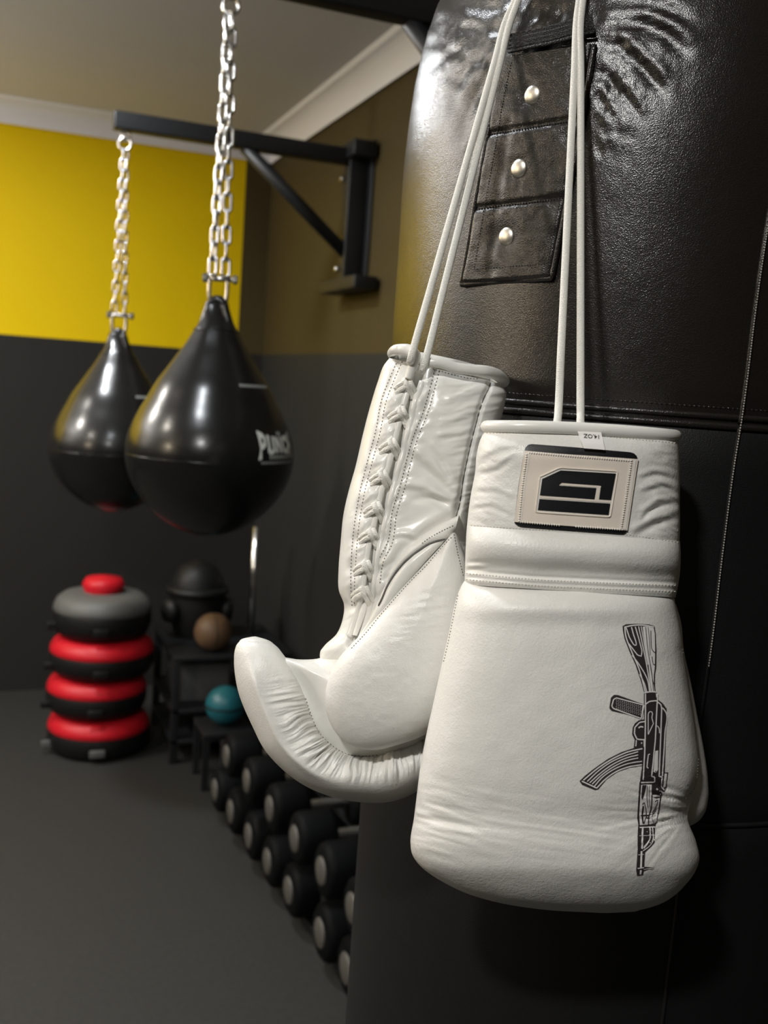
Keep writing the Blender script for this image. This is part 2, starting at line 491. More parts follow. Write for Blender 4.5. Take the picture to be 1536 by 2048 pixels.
ux, uy, uz = ADDED_UPLIGHT  # invented lamp body built round the added ceiling light
t = thing('added_floor_lamp', (ux, uy, 0), 'added unseen black floor uplighter with a bowl shade by the left wall', 'floor lamp')
def turned(prof, n=32):
    return [(ux + r * math.cos(q), uy + r * math.sin(q), z) for z, r in prof for q in np.arange(n) * 2 * math.pi / n], [f[::-1] for f in grid_faces(len(prof), n)]
make('base', *turned([(0.0, .001), (0.0, .14), (.015, .14), (.025, .10), (.03, .012)][::-1]), 'black_steel', t)
MB().tube([(ux, uy, .028), (ux, uy, uz - .10)], .012, 12).build('pole', 'black_steel', t)
make('shade', *turned([(uz + .01, .16), (uz - .04, .15), (uz - .08, .10), (uz - .10, .02), (uz - .095, .015), (uz - .07, .09), (uz - .035, .14), (uz + .01, .155)]), 'black_steel', t)

# ================================================================ wall brackets
ARM_Z = 2.375
def bracket(yb, xe, label, ARM_Z=2.375):
    t = thing('wall_bracket', (WX, yb, 1.92), label, 'bracket', 'bag wall brackets')
    h = 0.028
    MB().box((WX - .012, yb - .07, 1.90), (WX - .0005, yb + .07, ARM_Z + .06), .003).build('wall_plate', 'black_steel', t)
    MB().box((WX - .085, yb - .032, 1.93), (WX - .012, yb + .032, ARM_Z + .028), .004).build('post', 'black_steel', t)
    MB().box((xe - .04, yb - h, ARM_Z - h), (WX - .085, yb + h, ARM_Z + h), .004).build('arm', 'black_steel', t)
    a = np.array((xe + .40, yb, ARM_Z - .02)); b = np.array((WX - .06, yb, 2.03))
    MB().tube([a, (a + b) / 2, b], .024, 10).build('brace', 'black_steel', t)
    MB().box((WX - .10, yb - .20, 1.90), (WX - .012, yb + .20, 1.945), .004).build('foot_rail', 'black_steel', t)
    MB().box((WX - .10, yb - .11, ARM_Z - .01), (WX - .012, yb + .11, ARM_Z + .045), .004).build('top_clamp', 'black_steel', t)
    for z in (1.98, 2.30):
        MB().tube([(WX - .09, yb + .02, z), (WX - .10, yb + .02, z)], .012, 8).build('bolt', 'zinc', t)
    ring = [(xe + .014 * math.cos(q), yb, ARM_Z - h - .014 + .014 * math.sin(q)) for q in np.linspace(0, 2 * math.pi, 20, endpoint=False)]
    MB().tube(ring, .004, 8, closed=True).build('eye_bolt', 'zinc', t)
    return t

B1 = pt(421, 902, 2.2); B2 = pt(229, 893, 3.45)
HB = np.array([0.605, 0.84]); HR = 0.25
bracket(B2[1], B2[0], 'black steel wall bracket reaching over the far teardrop bag')
bracket(B1[1], B1[0], 'black steel wall bracket reaching over the near teardrop bag', 2.40)
bracket(HB[1], HB[0], 'black steel wall bracket that carries the tall heavy bag')

# ================================================================ teardrop bags on chains
def stadium(L, Wd, n=8):
    r = Wd / 2; s = L / 2 - r; P = []
    for q in np.linspace(0, math.pi, n): P.append((r * math.cos(q), 0, s + r * math.sin(q)))
    for q in np.linspace(math.pi, 2 * math.pi, n): P.append((r * math.cos(q), 0, -s + r * math.sin(q)))
    return np.array(P)
LINK_L, LINK_W, WIRE = .0480, .0235, .0036
_lv, _lf = tube_data(stadium(LINK_L - 2 * WIRE, LINK_W - 2 * WIRE), WIRE, 8, closed=True)
link_mesh = bpy.data.meshes.new('chain_link')
link_mesh.from_pydata(_lv.tolist(), [], [list(map(int, f)) for f in _lf]); link_mesh.materials.append(M['zinc'])
link_mesh.polygons.foreach_set('use_smooth', [True] * len(link_mesh.polygons))
def chain(top, bot, parent, turn=0.0):
    top = np.asarray(top, float); bot = np.asarray(bot, float)
    pitch = LINK_L - 4 * WIRE; D = bot - top; n = max(1, int(round(np.linalg.norm(D) / pitch)))
    z = Vector((-D / np.linalg.norm(D)).tolist()); q0 = z.to_track_quat('Z', 'Y')
    base = origin_of(parent)
    for i in range(n):
        o = bpy.data.objects.new('chain_link', link_mesh); COL.objects.link(o); o.parent = parent
        o.rotation_mode = 'QUATERNION'
        o.rotation_quaternion = q0 @ Matrix.Rotation(turn + (math.pi / 2 if i % 2 else 0) + random.uniform(-.2, .2), 3, 'Z').to_quaternion()
        o.location = Vector((top + D * (i + .5) / n - base).tolist())

PROF = [(.327, .004), (.322, .016), (.305, .024), (.285, .033), (.262, .047), (.232, .064), (.205, .082), (.175, .102), (.144, .123), (.110, .141),
        (.075, .160), (.045, .173), (.015, .181), (-.010, .183), (-.045, .178), (-.080, .164), (-.110, .144), (-.140, .115), (-.163, .083), (-.178, .050), (-.186, .022), (-.188, .0005)]
def teardrop(B, sc, eye_px, eye_d, label, logo):
    axis_top = B + np.array([0, 0, .40 * sc])
    t = thing('teardrop_bag', B - np.array([0, 0, .188 * sc]), label, 'punching bag', 'teardrop bags on chains')
    P = spline(np.array(PROF), 90) * sc
    nt = 96; V = []
    for (h, r) in P:
        fl = ss(h / sc, .27, .325)                      # neck pressed flat toward the loop
        for a in np.arange(nt) * 2 * math.pi / nt:
            wr = 1 + .012 * math.sin(9 * a + 3) * ss(h / sc, .12, .26) * (1 - fl)
            V.append((B[0] + r * wr * math.cos(a) * (1 + .25 * fl), B[1] + r * wr * math.sin(a) * (1 - .45 * fl), B[2] + h))
    F = grid_faces(len(P), nt)
    body = make('body', V, [f[::-1] for f in F], 'vinyl', t)
    # folded loop on top of the neck
    w = np.array([RT[0], RT[1], 0]); w /= np.linalg.norm(w); dp = np.array([-w[1], w[0], 0])
    q = np.linspace(-.25 * math.pi, 1.25 * math.pi, 22)
    loop = [B + (w * .016 * math.cos(s) + np.array([0, 0, .305 + .022 * math.sin(s)])) * sc for s in q]
    lv, lf = tube_data(loop, .0105 * sc, 10, flat=1.0)
    make('hanging_loop', lv, lf, 'vinyl', t)
    for sgn in (-1, 1):      # shoulder flaps running from the loop into the body
        fl = [B + (w * sgn * x + np.array([0, 0, z]) - dp * y) * sc for (x, z, y) in ((.014, .318, .004), (.023, .290, .010), (.036, .255, .016), (.054, .215, .022))]
        fv, ff = tube_data(spline(np.array(fl), 14), np.linspace(.011, .004, 14) * sc, 10)
        make('loop_flap', fv, ff, 'vinyl', t)
    ring = [(B[0] + (r := np.interp(.262 * sc, P[::-1, 0], P[::-1, 1])) * math.cos(a) * 1.02, B[1] + r * 1.0 * math.sin(a), B[2] + .262 * sc) for a in np.linspace(0, 2 * math.pi, 48, endpoint=False)]
    make('neck_seam', *tube_data(ring, .0012, 6, True), 'vinyl', t)
    # welded seam round the belly
    ring = [(B[0] + (.1815 * sc) * math.cos(a), B[1] + (.1815 * sc) * math.sin(a), B[2] - .012 * sc) for a in np.linspace(0, 2 * math.pi, 72, endpoint=False)]
    make('belly_seam', *tube_data(ring, .0020 * sc, 6, True), 'vinyl', t)
    # shackle: bow through the loop, bolt across, two nuts
    zb = B[2] + .372 * sc
    U_ = [B + w * sgn_x * sc + np.array([0, 0, hz * sc]) for (sgn_x, hz) in ((-.019, .372), (-.019, .340), (-.016, .322), (-.007, .311), (.007, .311), (.016, .322), (.019, .340), (.019, .372))]
    make('shackle_bow', *tube_data(spline(np.array(U_), 36), .0048 * sc, 10), 'zinc', t)
    make('shackle_bolt', *tube_data([B + w * x * sc + np.array([0, 0, .372 * sc]) for x in (-.027, 0, .036)], .0062 * sc, 10), 'zinc', t)
    for x in (-.029, .036):
        make('bolt_head', *tube_data([B + w * (x + e) * sc + np.array([0, 0, .372 * sc]) for e in (-.004, .004)], .0098 * sc, 6), 'zinc', t, smooth=False)
    # chain: eye ring above, two strands
    eye = pt(*eye_px, eye_d)
    q = np.linspace(0, 2 * math.pi, 24, endpoint=False)
    make('eye_ring', *tube_data([eye + w * .017 * sc * math.cos(s) + np.array([0, 0, .017 * sc * math.sin(s)]) for s in q], .0042 * sc, 10, True), 'zinc', t)
    stem_top = np.array([eye[0], eye[1], (2.40 if logo else ARM_Z) - .036])
    make('eye_stem', *tube_data([eye + np.array([0, 0, .018 * sc]), stem_top], .004 * sc, 8), 'zinc', t)
    for x, dy, tn in ((-.012, -.012, 0.15), (.013, .008, 0.15 + math.pi / 2)):
        chain(eye + np.array([0, 0, -.014 * sc]) + w * x * .25, B + w * x * sc + dp * dy + np.array([0, 0, .380 * sc]), t, YAW * -1 + tn)
    # white printed line and logo
    a_view = math.atan2(CAM[1] - B[1], CAM[0] - B[0])      # direction of the viewer; positive px offset = increasing angle here
    def surf(ang_deg, h):
        r = np.interp(h * sc, P[::-1, 0], P[::-1, 1]) + .0006
        a = a_view + math.radians(ang_deg)
        return (B[0] + r * math.cos(a), B[1] + r * math.sin(a), B[2] + h * sc)
    mb = MB()
    for k in range(13):
        a0 = 26 + k * 3.4
        mb.add([surf(a0, .146), surf(a0 + 2.5, .146), surf(a0 + 2.5, .1515), surf(a0, .1515)], [(0, 1, 2, 3)])
    mb.build('print_line', 'bag_print_grey', body, kind='stuff')
    if logo:
        def letter(polys, mat_name, name, yfun):
            mb = MB()
            for poly in polys:
                bm = bmesh.new(); co = [Vector((x, y, 0)) for x, y in poly]; vs = [bm.verts.new(c) for c in co]
                for tri in tessellate_polygon([co]):
                    try: bm.faces.new([vs[i] for i in tri])
                    except ValueError: pass
                for _ in range(4):
                    es = [e for e in bm.edges if e.calc_length() > 1.5]
                    if not es: break
                    bmesh.ops.subdivide_edges(bm, edges=es, cuts=1); bmesh.ops.triangulate(bm, faces=bm.faces[:])
                bm.verts.index_update()
                mb.add([surf(v.co.x, yfun(v.co.x, v.co.y)) for v in bm.verts], [[v.index for v in f.verts] for f in bm.faces]); bm.free()
            return mb.build(name, mat_name, body, smooth=False)
        A0, AW = 33.0, 40.0          # degrees
        def yf(a, y):                # letters stand taller at both ends of the word
            u = (a - A0) / AW
            c = 4 * (u - .5) ** 2
            lo = .013 - .016 * c; hi = .046 + .013 * c
            return lo + (hi - lo) * y
        G = {'P': [[(0, 0), (.3, 0), (.3, .35), (.55, .35), (.85, .5), (.85, .85), (.55, 1), (0, 1)]],
             'U': [[(0, 1), (0, .15), (.2, 0), (.7, 0), (.9, .15), (.9, 1), (.6, 1), (.6, .25), (.3, .25), (.3, 1)]],
             'N': [[(0, 0), (0, 1), (.3, 1), (.62, .45), (.62, 1), (.9, 1), (.9, 0), (.6, 0), (.28, .55), (.28, 0)]],
             'C': [[(.9, .65), (.9, .85), (.7, 1), (.2, 1), (0, .85), (0, .15), (.2, 0), (.7, 0), (.9, .15), (.9, .38), (.6, .38), (.6, .25), (.3, .25), (.3, .75), (.6, .75), (.6, .65)]],
             'H': [[(0, 0), (0, 1), (.3, 1), (.3, .62), (.6, .62), (.6, 1), (.9, 1), (.9, 0), (.6, 0), (.6, .38), (.3, .38), (.3, 0)]]}
        for k, ch in enumerate('PUNCH'):
            # the bowl of the P has a counter
            polys = [[(A0 + (k + x) * AW / 5, y) for x, y in pl] for pl in G[ch]]
            letter(polys, 'bag_print', 'printed_letter', yf)
        letter([[(A0 + .36 * AW / 5, .58), (A0 + .58 * AW / 5, .58), (A0 + .58 * AW / 5, .78), (A0 + .36 * AW / 5, .78)]], 'vinyl', 'letter_counter', lambda a, y: yf(a, y))
        cr = [(52, 0), (52.6, .9), (53.6, .4), (54.6, 1.0), (55.6, .4), (56.6, .9), (57.2, 0)]
        letter([cr], 'bag_print_grey', 'printed_crown', lambda a, y: .049 + .010 * y)
        # small lines of print under the word
        sm = MB()
        for k in range(9):
            a0 = A0 + 9 + k * 2.9
            sm.add([surf(a0, .000), surf(a0 + 2.2, .000), surf(a0 + 2.2, .009), surf(a0, .009)], [(0, 1, 2, 3)])
        sm.build('print_line', 'bag_print_grey', body, kind='stuff')
        sm = MB()
        for k in range(14):
            a0 = A0 + 2 + k * 2.6
            sm.add([surf(a0, -.010), surf(a0 + 1.8, -.010), surf(a0 + 1.8, -.005), surf(a0, -.005)], [(0, 1, 2, 3)])
        sm.build('print_line', 'bag_print_grey', body, kind='stuff')
    return t
teardrop(B1, 1.0, (462, 12), 2.13, 'glossy black teardrop punching bag with white lettering, nearer of the two', True)
teardrop(B2, 1.2, (250, 288), 3.32, 'glossy black teardrop punching bag on a chain, further from the gloves', False)

# ================================================================ heavy bag
hb = thing('heavy_bag', (HB[0], HB[1], 0.50), 'tall black leather heavy bag that the white gloves hang against', 'heavy bag')
HPROF = np.array([(2.005, .004), (2.004, .05), (2.0, .10), (1.992, .15), (1.975, .188), (1.95, .214), (1.92, .231), (1.87, .243), (1.80, .2495), (1.70, .25), (1.58, .25)])
SEAM_Z = None
def bag_ray(px, py):
    """point on the plain bag cylinder under a pixel"""
    d = ray(px, py); o = CAM[:2] - HB; a = d[:2] @ d[:2]; b = 2 * o @ d[:2]; c = o @ o - HR ** 2
    t = (-b - math.sqrt(max(0, b * b - 4 * a * c))) / (2 * a); return CAM + d * t
SEAM_Z = float(np.mean([bag_ray(1180, 832)[2], bag_ray(1420, 846)[2]]))
LOW_Z = float(bag_ray(1470, 1652)[2])
PROFU = spline(HPROF[HPROF[:, 0] > SEAM_Z], 150)
def bag_surface(zr, nang, disp, grow=0.0):
    V = []; ang = np.arange(nang) * 2 * math.pi / nang
    z = np.array([q[0] for q in zr])[:, None]; r = np.array([q[1] for q in zr])[:, None]
    X = HB[0] + r * np.cos(ang)[None]; Y = HB[1] + r * np.sin(ang)[None]; Z = np.repeat(z, nang, 1)
    if disp is not None:
        px, py, _ = to_px(np.stack([X, Y, Z], -1)); 
        nx, ny = np.cos(ang)[None], np.sin(ang)[None]
        facing = ((CAM[0] - X) * nx + (CAM[1] - Y) * ny) > 0
        dd = disp(px, py, Z, ang[None] + 0 * Z) if disp else 0
        dd = np.where(facing, dd[0], 0) + dd[1]
        X = X + nx * dd; Y = Y + ny * dd
    return np.stack([X, Y, Z], -1).reshape(-1, 3)
folds = [  # wrinkles pulled from the strap, in the picture's own coordinates; depth mm, width px
    ([(1188, 70), (1240, 96), (1295, 142), (1340, 200)], 3.4, 13), ([(1188, 120), (1225, 165), (1262, 205), (1290, 250)], 2.4, 9),
    ([(1186, 175), (1212, 215), (1240, 248)], 1.9, 7), ([(1182, 255), (1196, 290), (1214, 322)], 1.2, 5),
    ([(1200, 40), (1260, 38), (1330, 66), (1390, 120)], 3.4, 17), ([(1195, 8), (1260, 0), (1330, 14), (1400, 50)], 2.6, 13),
    ([(1020, 60), (965, 52), (915, 62), (870, 95)], 2.8, 12), ([(1018, 85), (960, 88), (905, 108), (845, 158)], 2.4, 9), ([(1012, 112), (965, 120), (930, 150), (900, 210)], 2.0, 11),
    ([(1004, 140), (962, 180), (932, 240), (914, 310)], 2.2, 15), ([(995, 190), (965, 240), (945, 300), (930, 360)], 1.8, 11), ([(985, 240), (965, 290), (950, 345)], 1.3, 7),
    ([(1040, 45), (1090, 28), (1150, 18)], 2.0, 10), ([(1030, 20), (980, 10), (930, 22)], 2.0, 12)]
def bag_disp(px, py, Z, A):
    w = np.zeros(px.shape)
    for k, (ln, dep, wid) in enumerate(folds):
        dl, al = dist_line(px + 5 * vnoise(px / 30, py / 30), py + 7 * vnoise(px / 24 + 9, py / 24), smooth_line(ln, 8)); fd = np.sin(np.clip(al, 0, 1) * math.pi) ** 1.2
        c = -dep * .0009 * np.exp(-(dl / wid) ** 2) * fd
        dd, _ = dist_line(px, py, np.array(ln) + np.array([wid * 1.3, -wid * .7]))
        w += c + .0006 * dep * np.exp(-(dd / wid) ** 2) * fd
    k = np.exp(-(((px - 1090) / 190) ** 2 + ((py - 90) / 160) ** 2))
    w += k * (.0034 * vnoise(px / 26 + 3, py / 13) + .0018 * vnoise(px / 11, py / 7 + 5))
    k2 = np.exp(-(((px - 1225) / 60) ** 2 + ((py - 190) / 120) ** 2))
    w += k2 * (.0016 * vnoise((px + .75 * py) / 40, (py - .75 * px) / 13) + .0010 * vnoise((px + .75 * py) / 26, (py - .75 * px) / 6))
    gather = .004 * ss(Z, 1.90, 1.985) * (np.sin(26 * A + 3 * np.sin(3 * A)) + .6 * np.sin(41 * A + 1))
    return w, gather
nang = 900
zr_up = [(z, r) for z, r in PROFU] + [(SEAM_Z, .2475)]
upV = bag_surface(zr_up, nang, bag_disp); upF = grid_faces(len(zr_up), nang)
make('upper_panel', upV, [f[::-1] for f in upF], 'bag_leather', hb)
na2 = 240
def plain(z0, z1, r, ends=.002):
    return [(z0, r - ends), (z0 - .004, r)] + [(z, r) for z in np.linspace(z0 - .03, z1 + .03, 6)] + [(z1 + .004, r), (z1, r - ends)]
zl = plain(SEAM_Z - .004, LOW_Z, .2495)
lowV = bag_surface(zl, na2, None); lowF = grid_faces(len(zl), na2)
make('lower_panel', lowV, [f[::-1] for f in lowF], 'bag_leather_lower', hb)
zb = plain(LOW_Z - .001, .52, .2495) + [(.505, .235), (.50, .20), (.50, .001)]
botV = bag_surface(zb, na2, None); botF = grid_faces(len(zb), na2)
make('bottom_panel', botV, [f[::-1] for f in botF], 'bag_leather_lower', hb)
bag_bvh = bvh_of((upV, upF), (lowV, lowF), (botV, botF))
# horizontal seam: two stitched piping rolls and the thread above
def hoop(z, r, rad, name, mt, n=200):
    make(name, *tube_data([(HB[0] + r * math.cos(a), HB[1] + r * math.sin(a), z) for a in np.linspace(0, 2 * math.pi, n, endpoint=False)], rad, 8, True), mt, hb)
hoop(SEAM_Z - .001, .2480, .0030, 'seam_piping', 'bag_strap')
hoop(SEAM_Z + .006, .2480, .0026, 'seam_piping', 'bag_strap')
hoop(LOW_Z, .2485, .0022, 'seam_piping', 'bag_leather_lower')
mb = MB()
def ring_stitch(mb, z, r, a0, a1, step=.0036, rad=.0006):
    n = int((a1 - a0) * r / step)
    for k in range(n):
        a = a0 + (k + .0) * (a1 - a0) / n; b = a + .72 * (a1 - a0) / n
        mb.tube([(HB[0] + r * math.cos(q), HB[1] + r * math.sin(q), z + (.0004 if q == a else -.0004)) for q in (a, b)], rad, 5)
av = math.atan2(CAM[1] - HB[1], CAM[0] - HB[0])
ring_stitch(mb, SEAM_Z + .0125, .2487, av - 1.25, av + 1.25)
mb.build('seam_thread', 'bag_strap', hb, kind='stuff')
# vertical seam on the right
vseam = [(1546, 380), (1534, 450), (1509, 620), (1492, 760), (1481, 840), (1468, 920), (1444, 1100), (1425, 1260), (1395, 1480), (1372, 1660), (1345, 1880), (1322, 2060)]
L = resample(smooth_line(vseam, 6), 8)
pts = [p for p in (bag_ray(x, y) for x, y in L)]
pts = [p + np.array([*(p[:2] - HB) / HR, 0]) * .0002 for p in pts]
def on_bag(a, z): return np.array([HB[0] + (HR + .0002) * math.cos(a), HB[1] + (HR + .0002) * math.sin(a), z])
def ang(p): return math.atan2(p[1] - HB[1], p[0] - HB[0])
pts = [on_bag(ang(pts[0]), z) for z in (1.80, 1.77, 1.74, 1.71, 1.68) if z > pts[0][2] + .01] + pts + [on_bag(ang(pts[-1]), z) for z in np.linspace(pts[-1][2] - .03, .53, 8)]
iu = [p for p in pts if p[2] > SEAM_Z]; il = [p for p in pts if p[2] <= SEAM_Z]
make('panel_seam', *tube_data(iu, .0019, 8), 'bag_strap', hb)
make('panel_seam', *tube_data(il, .0017, 8), 'bag_leather_lower', hb)
mb = MB()
for k, q in enumerate(resample(smooth_line(vseam, 6), 5.5)):
    p = bag_ray(q[0], q[1]); 
    if q[1] > 1330: break
    n = np.array([*(p[:2] - HB) / HR, 0]); p = p + n * .0019
    mb.tube([p, p + np.array([.0002, 0, -.0014])], .0006, 5)
mb.build('seam_thread', 'thread_seam', hb, kind='stuff')
# riveted hanging strap
strapL = [(1008, 118), (990, 200), (975, 290), (955, 400), (940, 490), (926, 570)]
strapR = [(1190, 92), (1180, 150), (1166, 240), (1146, 350), (1126, 450), (1105, 558)]
sl = resample(smooth_line(strapL, 6), 6); n = 90
sl = np.stack([np.interp(np.linspace(0, 1, n), np.linspace(0, 1, len(sl)), sl[:, k]) for k in (0, 1)], 1)
sr = resample(smooth_line(strapR, 6), 6)
sr = np.stack([np.interp(np.linspace(0, 1, n), np.linspace(0, 1, len(sr)), sr[:, k]) for k in (0, 1)], 1)
plain_up = bvh_of((bag_surface(zr_up, 300, None), grid_faces(len(zr_up), 300)))
rivets = [(1066, 190), (1039, 337), (1014, 473)]
seams_y = [((978, 270), (1160, 240)), ((958, 418), (1136, 396))]
nc = 46; V = []
lift = []
for i in range(n):
    for j in range(nc):
        u = j / (nc - 1); q = sl[i] * (1 - u) + sr[i] * u
        h, nn = hit(plain_up, q[0], q[1])
        edge = min(u, 1 - u) * 180; e2 = min(edge, (n - 1 - i) * 5.2)
        off = .0044 * float(ss(e2, -1, 6)) + .0003
        X, Y = np.array([q[0]]), np.array([q[1]])
        for s in seams_y: off += float(crease(X, Y, np.array(s), .0022, 5, False)[0])
        for r in rivets:
            dr = math.hypot(q[0] - r[0], q[1] - r[1]); off += -.0020 * math.exp(-(dr / 26) ** 2)
        off += float(crease(X, Y, np.array([(1022, 250), (1000, 420), (985, 560)]), .0012, 9, False)[0])
        off += .0012 * float(vnoise(q[0] / 30, q[1] / 34)) + .0005 * float(vnoise(q[0] / 9, q[1] / 12))
        V.append(h + nn * off)
strap = make('rivet_strap', V, grid_faces(n, nc, False), 'bag_strap', hb)
strapF = grid_faces(n, nc, False); strap_bvh = bvh_of((V, strapF))
# strap edge roll
edge = np.vstack([sl, sr[::-1]])
P = [hit_off(plain_up, x, y, .0028) for x, y in edge]
make('edge_roll', *tube_data(P, .0022, 8), 'bag_strap', strap)
mb = MB()
inset = np.vstack([sl[2:-6] * .91 + sr[2:-6] * .09, sr[2:-6][::-1] * .91 + sl[2:-6][::-1] * .09])
stitches(mb, strap_bvh, inset, 5.6, 3.8, .0005, smooth=False, off=.0003)
for s in seams_y: stitches(mb, strap_bvh, np.array(s), 5.6, 3.8, .0009, smooth=False, off=.0006)
mb.build('strap_thread', 'print_black', strap, kind='stuff')
for r in rivets:
    h, nn = hit(strap_bvh, *r)
    # domed cap following the strap's surface
    hb_n = np.array([*(h[:2] - HB), 0]); hb_n /= np.linalg.norm(hb_n)
    tx = np.cross(hb_n, [0, 0, 1.0]); tz = np.cross(tx, hb_n)
    V = []; k = 10; m = 28; R_ = .0072
    for i in range(k):
        f = i / (k - 1); rr = R_ * math.sin(f * math.pi / 2); hh = .0028 * math.cos(f * math.pi / 2)
        for a in np.arange(m) * 2 * math.pi / m: V.append(h + hb_n * (hh + .0006) + (tx * math.cos(a) + tz * math.sin(a)) * rr)
    make('rivet', V, grid_faces(k, m), 'rivet_metal', strap)
# webbing band across the strap top
band = [(1022, 92), (1060, 84), (1110, 74), (1160, 60), (1192, 52)]
bl = resample(smooth_line(band, 6), 6); V = []
for q in bl:
    for v in np.linspace(-14, 15, 12):
        h, nn = hit(plain_up, q[0] + v * .18, q[1] + v)
        V.append(h + nn * (.0072 + .0012 * math.sin(v * 1.6)))
wb = make('webbing_band', V, grid_faces(len(bl), 12, False), 'webbing', hb)
P = [hit_off(plain_up, q[0] + 3, q[1] + 16, .0072) for q in bl]
make('band_edge', *tube_data(P, .0016, 6), 'webbing', wb)
# straps, ring and hook above the picture
top = np.array([HB[0], HB[1], 2.0]); ringc = np.array([HB[0], HB[1], 2.20])
for a in (0, 90, 180, 270):
    a = av + math.radians(a); o = np.array([math.cos(a), math.sin(a), 0])
    P = spline(np.array([top + o * .235 + np.array([0, 0, -.10]), top + o * .215 + np.array([0, 0, -.01]), top + o * .13 + np.array([0, 0, .07]), ringc + o * .012 + np.array([0, 0, -.03])]), 24)
    make('hanging_strap', *tube_data(P, .018, 10, flat=.22, flatdir=o + np.array([0, 0, .4])), 'webbing', hb)
make('hanging_ring', *tube_data([ringc + np.array([.03 * math.cos(q), 0, .03 * math.sin(q)]) for q in np.linspace(0, 6.283, 24, endpoint=False)], .005, 8, True), 'zinc', hb)
chain(np.array([HB[0], HB[1], ARM_Z - .045]), ringc + np.array([0, 0, .022]), hb)

# ================================================================ right glove: back of the hand
ZR = 0.680
rg = thing('boxing_glove', pt(1120, 1826, ZR), 'white leather boxing glove with printed rifle and black square emblem, in front', 'boxing glove', 'pair of white lace-up gloves')
fold_r = [([(1358, 1005), (1320, 1010), (1290, 1030)], 2.0, 7), ([(1358, 1035), (1310, 1050), (1275, 1068)], 2.6, 8), ([(1355, 985), (1325, 975), (1290, 985)], 1.6, 6),
          ([(1352, 960), (1310, 950), (1285, 958)], 1.3, 6), ([(1340, 1010), (1300, 1022), (1285, 1040)], 1.2, 4),
          ([(962, 925), (1000, 905), (1035, 900)], 1.0, 8), ([(955, 950), (995, 940), (1030, 915)], .9, 6), ([(945, 985), (990, 985), (1025, 1000)], .8, 7), ([(940, 1020), (985, 1015), (1022, 1032)], .8, 6)]
def cuff_disp(PX, PY, T, a, b):
    w = np.zeros(PX.shape)
    for ln, dep, wid in fold_r:
        w += crease(PX, PY, smooth_line(ln, 6), dep * .001, wid)
        w += .0005 * dep * np.exp(-(dist_line(PX, PY, np.array(ln) + np.array([-4, -wid * 1.6]))[0] / wid) ** 2)
    side = ss(PX, 1265, 1330) + .5 * ss(-PX, -1040, -980)
    w += side * (.0012 * vnoise((PX + PY) / 26, (PY - .4 * PX) / 10) + .0006 * vnoise(PX / 12, (PY - .5 * PX) / 5))
    w += .0008 * vnoise(PX / 60, PY / 50)
    w += .0020 * np.exp(-((PY - 900) / 30) ** 2)
    return w
rkeys = [(972, 858, 1353, 872, .030, -.030, 3.0), (962, 876, 1357, 888, .034, -.032, 3.0), (954, 905, 1359, 915, .037, -.034, 2.9), (950, 945, 1360, 960, .038, -.035, 2.8),
         (941, 993, 1360, 1010, .038, -.036, 2.8), (935, 1040, 1360, 1060, .037, -.036, 2.8), (932, 1080, 1358, 1100, .036, -.036, 2.8), (934, 1150, 1350, 1160, .034, -.036, 2.8)]
cuV, cuF = loft(rkeys, ZR, 130, 300, cuff_disp)
cuff = make('cuff', cuV, [f[::-1] for f in cuF], 'white_leather', rg)
# inside lining, open at the top
lk = [(980, 852, 1346, 866, .026, -.026, 3.0), (980, 880, 1342, 892, .026, -.026, 3.0), (982, 910, 1338, 920, .026, -.026, 3.0), (985, 950, 1332, 960, .024, -.024, 2.8), (1010, 985, 1300, 992, .018, -.018, 2.4), (1060, 1005, 1250, 1010, .010, -.010, 2.2), (1140, 1012, 1160, 1014, .001, -.001, 2.2)]
make('lining', *loft(lk, ZR, 24, 80), 'white_lining', rg)
# padded band
def band_disp(PX, PY, T, a, b):
    yref = np.interp(PX, [930, 1069, 1239, 1350], [1142, 1154, 1162, 1166])
    w = -.0016 * np.exp(-((PY - yref) / 5.0) ** 2) - .0016 * np.exp(-((PY - yref - 12) / 5.0) ** 2)
    w += .0045 * np.exp(-((PY - yref + 52) / 34.0) ** 2)
    w += .0009 * vnoise(PX / 70, PY / 30)
    w += -.0030 * np.exp(-((PY - yref + 12) / 16) ** 2)
    w += .0016 * np.exp(-(((PX - 945) / 22) ** 2 + ((PY - 1135) / 14) ** 2)) * np.sin(PY / 2.6)
    return w
bkeys = [(934, 1052, 1360, 1082, .0375, -.036, 2.8), (933, 1064, 1361, 1094, .0405, -.037, 2.8), (931, 1105, 1361, 1130, .0415, -.038, 2.8), (930, 1145, 1358, 1160, .040, -.038, 2.8), (930, 1162, 1354, 1182, .039, -.038, 2.8), (934, 1170, 1351, 1195, .036, -.037, 2.8)]
baV, baF = loft(bkeys, ZR, 70, 260, band_disp)
make('wrist_band', baV, [f[::-1] for f in baF], 'white_leather', rg)
